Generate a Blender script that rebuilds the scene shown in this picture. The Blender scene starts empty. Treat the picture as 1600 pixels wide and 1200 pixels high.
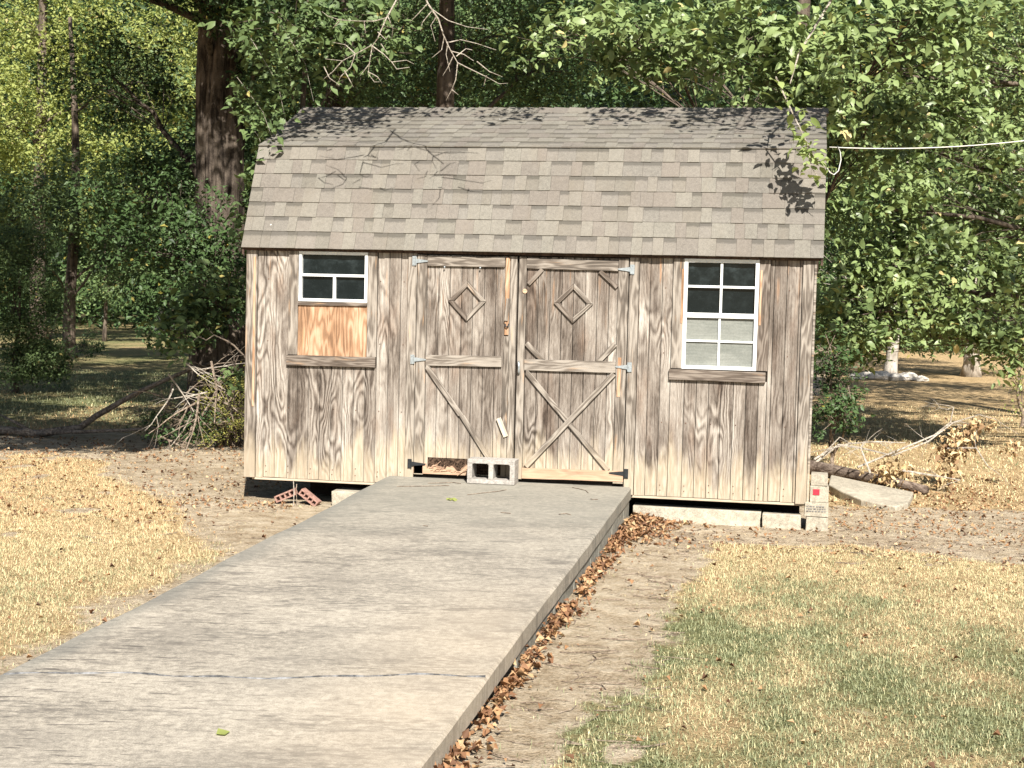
import bpy, math, random
import numpy as np
from mathutils import Vector, Matrix, noise as mnoise

random.seed(7)
rng = np.random.default_rng(7)
C = bpy.context.scene.collection
scene = bpy.context.scene

# ------------------------------------------------------------------ camera, sky, sun, exposure
YAW, PITCH, ROLL = 0.185753, 0.059011, 0.024130
CAM = Vector((4.7431, -12.5661, 1.6509))
FPX = 2356.5
fwd = Vector((-math.sin(YAW)*math.cos(PITCH), math.cos(YAW)*math.cos(PITCH), -math.sin(PITCH)))
rgt0 = Vector((math.cos(YAW), math.sin(YAW), 0)); up0 = rgt0.cross(fwd)
rgt = rgt0*math.cos(ROLL) + up0*math.sin(ROLL)
upv = up0*math.cos(ROLL) - rgt0*math.sin(ROLL)
cd = bpy.data.cameras.new('camera'); cam = bpy.data.objects.new('camera', cd); C.objects.link(cam)
cam.matrix_world = Matrix(((rgt.x, upv.x, -fwd.x, CAM.x), (rgt.y, upv.y, -fwd.y, CAM.y), (rgt.z, upv.z, -fwd.z, CAM.z), (0, 0, 0, 1)))
cd.sensor_width = 36; cd.lens = FPX*36/1600; cd.clip_end = 2000; cd.clip_start = 0.1
scene.camera = cam

SUN_EL, SUN_AZ = math.radians(42), math.radians(20)     # azimuth: to the right of the facade's normal
to_sun = Vector((math.sin(SUN_AZ)*math.cos(SUN_EL), -math.cos(SUN_AZ)*math.cos(SUN_EL), math.sin(SUN_EL)))
w = bpy.data.worlds.new('World'); scene.world = w; w.use_nodes = True
wn = w.node_tree.nodes; bg = wn['Background']
sky = wn.new('ShaderNodeTexSky'); sky.sky_type = 'NISHITA'; sky.sun_disc = False
sky.sun_elevation = SUN_EL; sky.sun_rotation = math.pi - SUN_AZ
w.node_tree.links.new(sky.outputs[0], bg.inputs[0]); bg.inputs[1].default_value = 0.05
sl = bpy.data.lights.new('sun', 'SUN'); sl.energy = 5.0; sl.angle = math.radians(0.6); sl.color = (1.0, 0.955, 0.89)
so = bpy.data.objects.new('sun', sl); C.objects.link(so)
so.rotation_euler = to_sun.to_track_quat('Z', 'Y').to_euler()
vs = scene.view_settings; vs.view_transform = 'Standard'; vs.look = 'None'; vs.gamma = 1; vs.use_curve_mapping = False
vs.exposure = 0.93
scene.cycles.max_bounces = 4; scene.cycles.diffuse_bounces = 1; scene.cycles.transparent_max_bounces = 6

GZ = -0.215                                             # ground level; the shed's siding starts at z = 0

def at(px, py, Y):
    """the point of the place at depth Y that lies along one sight line"""
    q = rgt*((px-800)/FPX) - upv*((py-600)/FPX) + fwd
    return CAM + q*((Y-CAM.y)/q.y)

# ------------------------------------------------------------------ node helper
class NT:
    def __init__(s, name):
        s.m = bpy.data.materials.new(name); s.m.use_nodes = True
        s.n = s.m.node_tree.nodes; s.l = s.m.node_tree.links
        s.b = s.n['Principled BSDF']; s.out = s.n['Material Output']
    def set(s, sock, v):
        if isinstance(v, bpy.types.NodeSocket): s.l.new(v, sock)
        elif isinstance(v, (tuple, list)):
            try: sock.default_value = v if len(v) == len(sock.default_value) else (*v, 1)
            except TypeError: sock.default_value = v[0]
        else:
            try: sock.default_value = v
            except TypeError: sock.default_value = (v, v, v)
    def pos(s): return s.n.new('ShaderNodeNewGeometry').outputs['Position']
    def objc(s): return s.n.new('ShaderNodeTexCoord').outputs['Object']
    def uv(s): return s.n.new('ShaderNodeTexCoord').outputs['UV']
    def rnd(s): return s.n.new('ShaderNodeObjectInfo').outputs['Random']
    def attr(s, a, o='Fac'):
        x = s.n.new('ShaderNodeAttribute'); x.attribute_name = a; return x.outputs[o]
    def map(s, v, scale=(1, 1, 1), loc=(0, 0, 0)):
        x = s.n.new('ShaderNodeMapping'); s.set(x.inputs[0], v); s.set(x.inputs[1], loc); s.set(x.inputs[3], scale); return x.outputs[0]
    def sep(s, v):
        x = s.n.new('ShaderNodeSeparateXYZ'); s.set(x.inputs[0], v); return x.outputs
    def comb(s, a, b, c):
        x = s.n.new('ShaderNodeCombineXYZ')
        for i, v in enumerate((a, b, c)): s.set(x.inputs[i], v)
        return x.outputs[0]
    def noise(s, v, scale=1, detail=4, rough=.55, dist=0, out='Fac'):
        x = s.n.new('ShaderNodeTexNoise'); s.set(x.inputs['Vector'], v); x.inputs['Scale'].default_value = scale
        x.inputs['Detail'].default_value = detail; x.inputs['Roughness'].default_value = rough; x.inputs['Distortion'].default_value = dist
        return x.outputs[out]
    def vor(s, v, scale=1, feat='F1'):
        x = s.n.new('ShaderNodeTexVoronoi'); x.feature = feat; s.set(x.inputs['Vector'], v); x.inputs['Scale'].default_value = scale
        return x.outputs[0]
    def mt(s, op, a, b=0.0, c=0.0):
        x = s.n.new('ShaderNodeMath'); x.operation = op
        s.set(x.inputs[0], a); s.set(x.inputs[1], b); s.set(x.inputs[2], c); return x.outputs[0]
    def rng(s, v, a, b, c=0.0, d=1.0):
        x = s.n.new('ShaderNodeMapRange'); x.interpolation_type = 'SMOOTHSTEP'
        for i, q in enumerate((v, a, b, c, d)): s.set(x.inputs[i], q)
        return x.outputs[0]
    def mix(s, f, a, b, mode='MIX'):
        x = s.n.new('ShaderNodeMix'); x.data_type = 'RGBA'; x.blend_type = mode
        s.set(x.inputs[0], f); s.set(x.inputs[6], a); s.set(x.inputs[7], b); return x.outputs[2]
    def ramp(s, f, stops):
        x = s.n.new('ShaderNodeValToRGB'); s.set(x.inputs[0], f); e = x.color_ramp.elements
        while len(e) < len(stops): e.new(0.5)
        for i, (p, c) in enumerate(stops): e[i].position = p; e[i].color = (*c, 1) if len(c) == 3 else c
        return x.outputs[0]
    def bump(s, h, strength=.5, dist=.01):
        x = s.n.new('ShaderNodeBump'); s.set(x.inputs['Height'], h); x.inputs['Strength'].default_value = strength
        x.inputs['Distance'].default_value = dist; s.l.new(x.outputs[0], s.b.inputs['Normal']); return x.outputs[0]
    def done(s, col, rough=.8, spec=.3, metal=0.0):
        s.set(s.b.inputs['Base Color'], col); s.set(s.b.inputs['Roughness'], rough)
        s.b.inputs['Specular IOR Level'].default_value = spec; s.b.inputs['Metallic'].default_value = metal
        return s.m

# ------------------------------------------------------------------ materials
def wood_siding():
    n = NT('weathered_plywood_siding'); p = n.pos(); X, Y, Z = n.sep(p)
    xs = n.mt('ADD', X, n.mt('MULTIPLY', Y, 1.0))
    u = n.comb(xs, 0.0, Z)
    # rotary-cut plywood figure: contour lines of a slow height field
    wx = n.noise(n.map(u, (9, 1, 5), (0, 0, 3)), 1, 3, .6)
    f1 = n.noise(n.map(u, (3.0, 1, .60), (3.3, 0, 1.7)), 1, 2, .5, .1)
    f2 = n.noise(n.map(u, (8.5, 1, 2.2), (9.1, 0, 4.2)), 1, 2, .5, .3)
    ph = n.mt('ADD', n.mt('MULTIPLY', f1, 150.0), n.mt('MULTIPLY', f2, 24.0))
    ph = n.mt('ADD', ph, n.mt('ADD', n.mt('MULTIPLY', xs, 22.0), n.mt('MULTIPLY', wx, 5.0)))
    g = n.mt('MULTIPLY_ADD', n.mt('SINE', ph), .5, .5)
    g = n.mt('POWER', g, .75)
    streak = n.noise(n.map(u, (95, 1, 2.2)), 1, 4, .7)
    crack = n.noise(n.map(u, (170, 1, 5)), 1, 3, .65)
    fine = n.noise(n.map(u, (330, 1, 24)), 1, 3, .7)
    patch = n.noise(n.map(u, (5.2, 1, 1.2), (1, 0, 5)), 1, 4, .6)
    amp = n.rng(n.mt('ADD', n.noise(n.map(u, (3.2, 1, 1.1), (11, 0, 15)), 1, 3, .6), n.rng(X, 1.5, .9, 0.0, .10)), .46, .66)
    board = n.rnd()
    v = n.mt('ADD', n.mt('MULTIPLY', n.mt('SUBTRACT', g, .5), n.mt('MULTIPLY_ADD', amp, .30, .04)), n.mt('MULTIPLY', streak, .80))
    v = n.mt('ADD', v, n.mt('MULTIPLY', n.mt('SUBTRACT', patch, .5), 1.0))
    v = n.mt('ADD', v, n.mt('MULTIPLY', n.mt('SUBTRACT', board, .5), .20))
    v = n.mt('ADD', v, n.mt('MULTIPLY', n.mt('SUBTRACT', fine, .5), .55))
    v = n.mt('ADD', v, .10)
    col = n.ramp(v, [(.20, (.052, .040, .031)), (.36, (.132, .107, .086)), (.52, (.243, .207, .172)), (.68, (.375, .332, .28)), (.90, (.56, .52, .455))])
    col = n.mix(n.mt('MULTIPLY', n.rng(crack, .60, .72), .55), col, (.10, .072, .055))
    # brown, redder weathering in drifts
    br = n.rng(n.noise(n.map(u, (5, 1, 1.3), (7, 0, 2)), 1, 3, .6), .50, .70)
    col = n.mix(n.mt('MULTIPLY', br, .6), col, n.mix(.9, col, (.62, .46, .37), 'MULTIPLY'))
    # fresh orange wood kept dry below the eave
    st = n.noise(n.map(u, (22, 1, 1.5), (2, 0, 8)), 1, 3, .6)
    om = n.mt('MULTIPLY', n.rng(st, .56, .70), n.rng(n.mt('ADD', Z, n.mt('MULTIPLY', patch, .5)), 1.35, 2.1))
    edge = n.mt('MAXIMUM', n.rng(X, .22, .08), n.mt('MAXIMUM', n.rng(X, 4.55, 4.8), n.mt('MULTIPLY', n.rng(X, 3.4, 3.6), n.rng(X, 4.1, 3.8))))
    om = n.mt('MULTIPLY', om, n.mt('MULTIPLY_ADD', edge, .6, .4))
    col = n.mix(n.mt('MULTIPLY', om, .8), col, (.58, .33, .18))
    # rain splash zone: pale yellow, its upper edge in fingers
    lowx = n.noise(n.map(u, (13, 1, 1.2), (5, 0, 0)), 1, 4, .65)
    lowb = n.noise(n.map(u, (1.6, 1, .3), (8, 0, 3)), 1, 2, .5)
    dmid = n.mt('MULTIPLY', n.rng(X, .8, 1.4), n.rng(X, 4.1, 3.2))
    zz = n.mt('SUBTRACT', Z, n.mt('MULTIPLY', n.mt('SUBTRACT', lowx, .5), .80))
    zz = n.mt('SUBTRACT', zz, n.mt('MULTIPLY', n.mt('SUBTRACT', board, .5), .16))
    zz = n.mt('SUBTRACT', zz, n.mt('MULTIPLY', n.mt('SUBTRACT', lowb, .5), .35))
    zz = n.mt('SUBTRACT', zz, n.mt('MULTIPLY', dmid, .13))
    lo = n.rng(zz, .38, .10)
    pale = n.mix(n.rng(n.noise(n.map(u, (60, 1, 3)), 1, 4, .7), .3, .7), (.37, .30, .205), (.60, .52, .395))
    pale = n.mix(n.mt('MULTIPLY', n.mt('SUBTRACT', 1.0, g), .38), pale, (.33, .25, .17))
    pale = n.mix(n.mt('MULTIPLY', n.rng(n.noise(n.map(u, (30, 1, 9), (0, 0, 7)), 1, 4, .7), .55, .75), n.rng(Z, .22, .02)), pale, (.28, .24, .15))
    col = n.mix(n.mt('MULTIPLY', lo, .86), col, pale)
    n.bump(n.mt('ADD', n.mt('MULTIPLY', g, .4), n.mt('ADD', streak, n.mt('MULTIPLY', fine, .6))), .55, .004)
    return n.done(col, .85, .2)

def wood_bar(name, dark, light, orange=0.35, low=(.58, .48, .34), rough=.85):
    n = NT(name); o = n.objc(); r = n.rnd(); Z = n.sep(n.pos())[2]
    o = n.map(o, (1, 1, 1), n.comb(n.mt('MULTIPLY', r, 7.0), 0.0, n.mt('MULTIPLY', r, 3.0)))
    wv = n.noise(n.map(o, (1.6, 3, 11)), 1, 2, .5, .25)
    g = n.mt('MULTIPLY_ADD', n.mt('SINE', n.mt('MULTIPLY', wv, 46.0)), .5, .5)
    st = n.noise(n.map(o, (3, 40, 110)), 1, 4, .7)
    pt = n.noise(n.map(o, (2.3, 5, 6)), 1, 4, .6)
    v = n.mt('ADD', n.mt('MULTIPLY', g, .25), n.mt('ADD', n.mt('MULTIPLY', st, .6), n.mt('MULTIPLY', n.mt('SUBTRACT', pt, .5), .9)))
    v = n.mt('ADD', v, n.mt('MULTIPLY', n.mt('SUBTRACT', r, .5), .12))
    mid = tuple((a+b)/2 for a, b in zip(dark, light))
    col = n.ramp(v, [(.15, tuple(a*.55 for a in dark)), (.35, dark), (.55, mid), (.85, light)])
    om = n.rng(n.noise(n.map(o, (2.2, 8, 16), (4, 1, 2)), 1, 3, .6), .60, .72)
    col = n.mix(n.mt('MULTIPLY', om, orange), col, (.62, .37, .19))
    lo = n.rng(n.mt('SUBTRACT', Z, n.mt('MULTIPLY', n.mt('SUBTRACT', pt, .5), .7)), .50, .18)
    col = n.mix(n.mt('MULTIPLY', lo, .6), col, n.mix(st, tuple(a*.75 for a in low), low))
    n.bump(n.mt('ADD', n.mt('MULTIPLY', g, .4), st), .5, .003)
    return n.done(col, rough, .2)

def shingle_mat(i, base, darkband):
    n = NT('asphalt_shingle_%s' % ('light', 'medium', 'brown', 'recessed')[i]); p = n.pos(); U = n.uv(); u, v, _ = n.sep(U)
    gr = n.noise(p, 230, 2, .7); g2 = n.noise(p, 38, 4, .65); g3 = n.noise(n.map(p, (1.2, 1, 1.2)), 1, 4, .6)
    k = n.mt('ADD', n.mt('MULTIPLY', gr, .75), n.mt('ADD', n.mt('MULTIPLY', g2, .35), n.mt('MULTIPLY', g3, .35)))
    col = n.mix(n.rng(k, .38, 1.05), tuple(a*.48 for a in base), tuple(min(a*1.42, .9) for a in base))
    col = n.mix(n.mt('MULTIPLY', n.rnd(), .25), col, (.24, .20, .165))
    col = n.mix(n.mt('MULTIPLY', n.rng(n.noise(n.map(p, (6, 3, 1.5)), 1, 4, .65), .5, .7), .22), col, (.20, .17, .13))
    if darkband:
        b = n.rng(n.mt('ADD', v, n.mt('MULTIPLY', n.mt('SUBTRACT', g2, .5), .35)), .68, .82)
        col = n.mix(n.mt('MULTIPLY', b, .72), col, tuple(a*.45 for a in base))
    spot = n.rng(n.vor(n.map(p, (1, 1, 1), (.3, .1, .2)), 2.3), .022, .014)
    col = n.mix(spot, col, (.82, .82, .76))
    n.bump(k, .6, .006)
    return n.done(col, .93, .15)

def concrete(name, base=(.40, .365, .30), streaks=0.0, joints=False, scale=1.0):
    n = NT(name); p = n.pos(); X, Y, Z = n.sep(p)
    gr = n.noise(p, 160*scale, 3, .7); sp = n.noise(p, 26*scale, 4, .65); big = n.noise(p, 1.3, 4, .6)
    k = n.mt('ADD', n.mt('MULTIPLY', gr, .55), n.mt('ADD', n.mt('MULTIPLY', sp, .45), n.mt('MULTIPLY', big, .25)))
    col = n.mix(n.rng(k, .46, .80), tuple(a*.55 for a in base), tuple(a*1.32 for a in base))
    h = k
    if streaks:
        p = n.comb(X, n.mt('SUBTRACT', Y, n.mt('MULTIPLY', X, .16)), Z)
        s1 = n.noise(n.map(p, (3.2, 9, 1)), 1, 6, .68, .5)
        reg = n.noise(n.map(p, (.7, 1.0, 1), (3, 1, 0)), 1, 3, .6)
        reg = n.mt('ADD', reg, n.mt('MULTIPLY', n.rng(X, 2.3, 1.4), .09))
        m = n.mt('MULTIPLY', n.rng(s1, .50, .66), n.rng(reg, .42, .60))
        col = n.mix(n.mt('MULTIPLY', m, .72), col, (.135, .12, .102))
        bl = n.noise(n.map(p, (1.3, 1.9, 1), (6, 2, 0)), 1, 5, .65)
        col = n.mix(n.mt('MULTIPLY', n.rng(bl, .46, .66), .38), col, (.20, .18, .15))
        sc_ = n.noise(n.map(p, (4.5, 34, 1), (3, 4, 0)), 1, 4, .6, .25)
        col = n.mix(n.mt('MULTIPLY', n.rng(sc_, .59, .64), n.mt('MULTIPLY_ADD', n.rng(X, 2.9, 1.9), .60, .18)), col, (.085, .075, .065))
        pt_ = n.mt('MULTIPLY', n.rng(n.noise(n.map(p, (1.1, 2.6, 1), (9, 5, 0)), 1, 3, .6), .50, .60), n.rng(n.noise(n.map(p, (8, 30, 1), (1, 9, 0)), 1, 5, .7), .44, .60))
        col = n.mix(n.mt('MULTIPLY', pt_, .62), col, (.115, .105, .09))
        s2 = n.noise(n.map(p, (17, 38, 1)), 1, 4, .72)
        col = n.mix(n.mt('MULTIPLY', n.rng(s2, .50, .72), .34), col, (.16, .14, .115))
        s3 = n.noise(n.map(p, (26, 34, 1), (3, 8, 0)), 1, 4, .7)
        col = n.mix(n.mt('MULTIPLY', n.rng(s3, .54, .72), .30), col, (.66, .58, .45))
        far = n.rng(n.mt('ADD', Y, n.mt('MULTIPLY', n.mt('SUBTRACT', reg, .5), 3.0)), -3.6, -.8)   # greyer near the doors
        col = n.mix(n.mt('MULTIPLY', far, .62), col, n.mix(sp, (.20, .195, .165), (.30, .285, .235)))
        le = n.rng(n.mt('ADD', X, n.mt('MULTIPLY', n.mt('SUBTRACT', big, .5), .35)), 1.52, 1.34)
        col = n.mix(n.mt('MULTIPLY', le, .5), col, (.17, .17, .15))
        warm = n.mt('MULTIPLY', n.rng(X, 2.4, 3.3), n.rng(Y, -3.4, -5.4))
        col = n.mix(n.mt('MULTIPLY', warm, n.mt('MULTIPLY', big, .6)), col, (.56, .45, .32))
    else:
        s = n.noise(n.map(p, (4, 4, 14)), 1, 4, .6)
        col = n.mix(n.mt('MULTIPLY', n.rng(s, .5, .7), .4), col, tuple(a*.5 for a in base))
    n.bump(h, .55, .006)
    return n.done(col, .9, .2)

def leaf_mat(name, a, b, c, trans=.16, rough=.5, spec=.28):
    n = NT(name); t = n.attr('tint')
    col = n.ramp(t, [(0.0, a), (.5, b), (.93, b), (1.0, c)])
    n.done(col, rough, spec)
    tr = n.n.new('ShaderNodeBsdfTranslucent'); n.set(tr.inputs[0], n.mix(.6, col, (1.0, 1.0, .35), 'MULTIPLY'))
    mx = n.n.new('ShaderNodeMixShader'); mx.inputs[0].default_value = trans
    n.l.new(n.b.outputs[0], mx.inputs[1]); n.l.new(tr.outputs[0], mx.inputs[2]); n.l.new(mx.outputs[0], n.out.inputs[0])
    return n.m

def bark(name, dark, light, sc=(14, 14, 2.2)):
    n = NT(name); p = n.pos()
    a = n.noise(n.map(p, sc), 1, 5, .65, .5); b = n.noise(p, 60, 3, .6); c = n.noise(p, 2.5, 3, .6)
    k = n.mt('ADD', n.mt('MULTIPLY', a, .9), n.mt('ADD', n.mt('MULTIPLY', b, .25), n.mt('MULTIPLY', n.mt('SUBTRACT', c, .5), .5)))
    col = n.ramp(k, [(.35, tuple(x*.4 for x in dark)), (.5, dark), (.72, light)])
    n.bump(k, .9, .03)
    return n.done(col, .9, .15)

def plain(name, col, rough=.6, spec=.4, metal=0.0, var=.25, sc=40):
    n = NT(name); p = n.pos(); k = n.noise(p, sc, 4, .65)
    c = n.mix(n.rng(k, .35, .7), tuple(x*(1-var) for x in col), tuple(min(1, x*(1+var)) for x in col))
    n.bump(k, .2, .002)
    return n.done(c, rough, spec, metal)

def glass_mat():
    n = NT('dusty_dark_glass'); p = n.pos(); X, Y, Z = n.sep(p)
    d = n.noise(n.map(p, (7, 1, 9)), 1, 5, .7); s = n.rng(n.noise(n.map(p, (60, 1, 11)), 1, 3, .7), .66, .78)
    sp = n.rng(n.vor(p, 55), .16, .05)
    tp = n.rng(Z, 1.55, 1.95)
    k = n.mt('ADD', n.mt('MULTIPLY', n.rng(d, .42, .9), n.mt('MULTIPLY_ADD', tp, .16, .04)), n.mt('ADD', n.mt('MULTIPLY', s, .12), n.mt('MULTIPLY', sp, .07)))
    col = n.mix(n.mt('MULTIPLY', k, .8), (.006, .010, .011), (.30, .38, .38))
    return n.done(col, n.mt('MULTIPLY_ADD', k, .8, .08), .35)

def screen_mat():
    n = NT('insect_screen'); p = n.pos()
    k = n.noise(n.map(p, (3, 1, 7)), 1, 4, .6); f = n.noise(p, 90, 3, .7); h = n.noise(n.map(p, (4, 1, 70)), 1, 2, .6)
    v = n.mt('ADD', n.mt('MULTIPLY', k, .5), n.mt('ADD', n.mt('MULTIPLY', f, .3), n.mt('MULTIPLY', h, .25)))
    return n.done(n.mix(n.rng(v, .35, .75), (.15, .16, .14), (.30, .305, .27)), .7, .3)

def ground_mat():
    n = NT('ground_dirt_and_dry_turf'); p = n.pos(); P2 = n.map(p, (1, 1, .2))
    d = n.attr('dirt'); g = n.attr('green')
    f = n.noise(P2, 55, 5, .7); m = n.noise(P2, 7, 5, .65); b = n.noise(P2, .9, 4, .6)
    st = n.noise(n.map(P2, (30, 90, 10)), 1, 4, .7)
    k = n.mt('ADD', n.mt('MULTIPLY', f, .45), n.mt('ADD', n.mt('MULTIPLY', m, .45), n.mt('MULTIPLY', b, .2)))
    dirt = n.ramp(k, [(.36, (.14, .095, .06)), (.45, (.32, .24, .15)), (.54, (.49, .39, .265)), (.66, (.66, .56, .41))])
    dirt = n.mix(n.mt('MULTIPLY', n.rng(st, .57, .72), .6), dirt, (.10, .065, .045))
    straw = n.ramp(n.mt('ADD', n.mt('MULTIPLY', f, .6), n.mt('MULTIPLY', m, .5)), [(.36, (.18, .11, .055)), (.50, (.42, .295, .15)), (.66, (.68, .50, .28))])
    grn = n.ramp(f, [(.35, (.075, .08, .03)), (.65, (.31, .31, .14))])
    turf = n.mix(n.rng(n.mt('ADD', g, n.mt('MULTIPLY', n.mt('SUBTRACT', m, .5), .8)), .3, .75), straw, grn)
    col = n.mix(n.rng(n.mt('ADD', d, n.mt('MULTIPLY', n.mt('SUBTRACT', m, .5), .7)), .35, .65), turf, dirt)
    n.bump(n.mt('ADD', f, n.mt('MULTIPLY', m, 2.0)), 1.0, .03)
    return n.done(col, .95, .1)

def tinted(name, ramp, rough=.7, trans=.15):
    n = NT(name); t = n.attr('tint'); col = n.ramp(t, ramp); n.done(col, rough, .25)
    tr = n.n.new('ShaderNodeBsdfTranslucent'); n.set(tr.inputs[0], col)
    mx = n.n.new('ShaderNodeMixShader'); mx.inputs[0].default_value = trans
    n.l.new(n.b.outputs[0], mx.inputs[1]); n.l.new(tr.outputs[0], mx.inputs[2]); n.l.new(mx.outputs[0], n.out.inputs[0])
    return n.m

M = {}
M['siding'] = wood_siding()
M['trim'] = wood_bar('weathered_grey_trim', (.165, .138, .112), (.46, .41, .345), .4)
M['trim_d'] = wood_bar('weathered_brown_trim', (.12, .095, .075), (.34, .29, .24), .35)
M['fresh'] = wood_bar('unweathered_orange_wood', (.36, .21, .12), (.66, .48, .33), .5)
M['pale'] = wood_bar('bleached_split_wood', (.45, .36, .27), (.72, .62, .50), .2)
M['red'] = wood_bar('reddish_bottom_rail', (.38, .22, .14), (.66, .48, .34), .5, (.62, .42, .28))
M['rot'] = plain('rotten_wood_and_hole_shade', (.07, .045, .03), .95, .1, 0, .8, 60)  # also the painted shade behind the cinder block
M['dark'] = plain('dark_gap_backing', (.035, .028, .022), .95, .05)
M['fascia'] = plain('brown_fascia', (.085, .055, .042), .8, .2, 0, .4, 30)
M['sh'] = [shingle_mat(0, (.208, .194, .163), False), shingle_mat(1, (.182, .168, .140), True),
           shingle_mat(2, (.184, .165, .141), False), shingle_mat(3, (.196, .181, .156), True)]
M['slab'] = concrete('ramp_concrete', (.395, .352, .285), 1.0)
M['conc'] = concrete('pale_concrete', (.46, .41, .32))
M['block'] = concrete('cinder_block_concrete', (.40, .37, .33), scale=1.3)
M['side'] = concrete('ramp_side_blockwork', (.30, .285, .235))
M['white'] = plain('white_window_frame', (.78, .79, .76), .45, .4, 0, .06, 20)
M['glass'] = glass_mat(); M['screen'] = screen_mat()
M['zinc'] = plain('galvanised_steel', (.42, .46, .47), .45, .5, .55, .15)
M['black'] = plain('black_iron', (.018, .02, .022), .6, .4, 0)
M['brick'] = plain('red_brick', (.36, .21, .165), .9, .15, 0, .3, 50)
M['redtape'] = plain('red_tag', (.75, .03, .05), .6, .3, 0, .1)
M['plasticgrey'] = plain('grey_print', (.22, .21, .2), .8, .2)
M['log'] = bark('fallen_log_bark', (.10, .072, .055), (.27, .21, .165), (16, 7, 34))
M['limb'] = bark('weathered_limb', (.15, .12, .095), (.33, .28, .23), (30, 30, 30))
M['rust'] = plain('rusty_nails', (.13, .06, .035), .8, .3, 0, .5)
M['caulk'] = plain('grey_joint_caulk', (.17, .17, .17), .8, .2, 0, .7, 14)
M['cable'] = plain('white_cable', (.72, .70, .62), .6, .3, 0, .1)
M['ground'] = ground_mat()
M['bark'] = bark('shaggy_brown_bark', (.034, .026, .02), (.17, .136, .106), (13, 13, 1.5))
M['bark2'] = bark('grey_brown_bark', (.075, .058, .045), (.21, .165, .125))
M['barkp'] = bark('pale_bark', (.30, .26, .21), (.58, .52, .44), (6, 6, 3))
M['twig'] = bark('bare_grey_twigs', (.36, .31, .25), (.60, .54, .45), (30, 30, 30))
M['twigd'] = bark('brown_twigs', (.20, .15, .11), (.42, .34, .26), (30, 30, 30))
G1, G2, G3 = (.018, .038, .012), (.145, .205, .076), (.42, .36, .12)
M['leaf'] = leaf_mat('green_leaves', G1, G2, G3)
M['leaf_n'] = leaf_mat('pale_new_leaves', (.16, .22, .06), (.32, .39, .14), (.55, .45, .18), .25)
M['leaf_b'] = leaf_mat('bright_green_leaves', (.035, .068, .020), (.25, .325, .125), (.60, .50, .22), .18, .42, .4)
M['leaf_d'] = leaf_mat('shade_darkened_leaves', (.009, .022, .007), (.070, .118, .040), (.25, .22, .05), .12)  # leaf green darkened so the colour carries the deep shade of the woods
M['leaf_y'] = leaf_mat('yellow_green_leaves', (.15, .19, .045), (.38, .42, .13), (.60, .50, .22), .35)
M['cedar'] = leaf_mat('juniper_sprays', (.08, .10, .025), (.33, .32, .08), (.55, .42, .12), .2, .7)
M['grass'] = tinted('grass_blades', [(0, (.15, .17, .08)), (.38, (.39, .41, .23)), (.5, (.64, .57, .31)), (.75, (.82, .65, .38)), (1, (.60, .33, .15))])
M['litter'] = tinted('fallen_leaf_litter', [(0, (.06, .035, .022)), (.3, (.21, .105, .055)), (.7, (.40, .225, .11)), (1, (.60, .46, .27))])
M['dead'] = tinted('withered_leaves', [(0, (.20, .11, .06)), (.5, (.55, .38, .19)), (1, (.78, .62, .36))])
M['stone'] = plain('pale_stone', (.62, .57, .49), .9, .2, 0, .25, 20)

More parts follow.
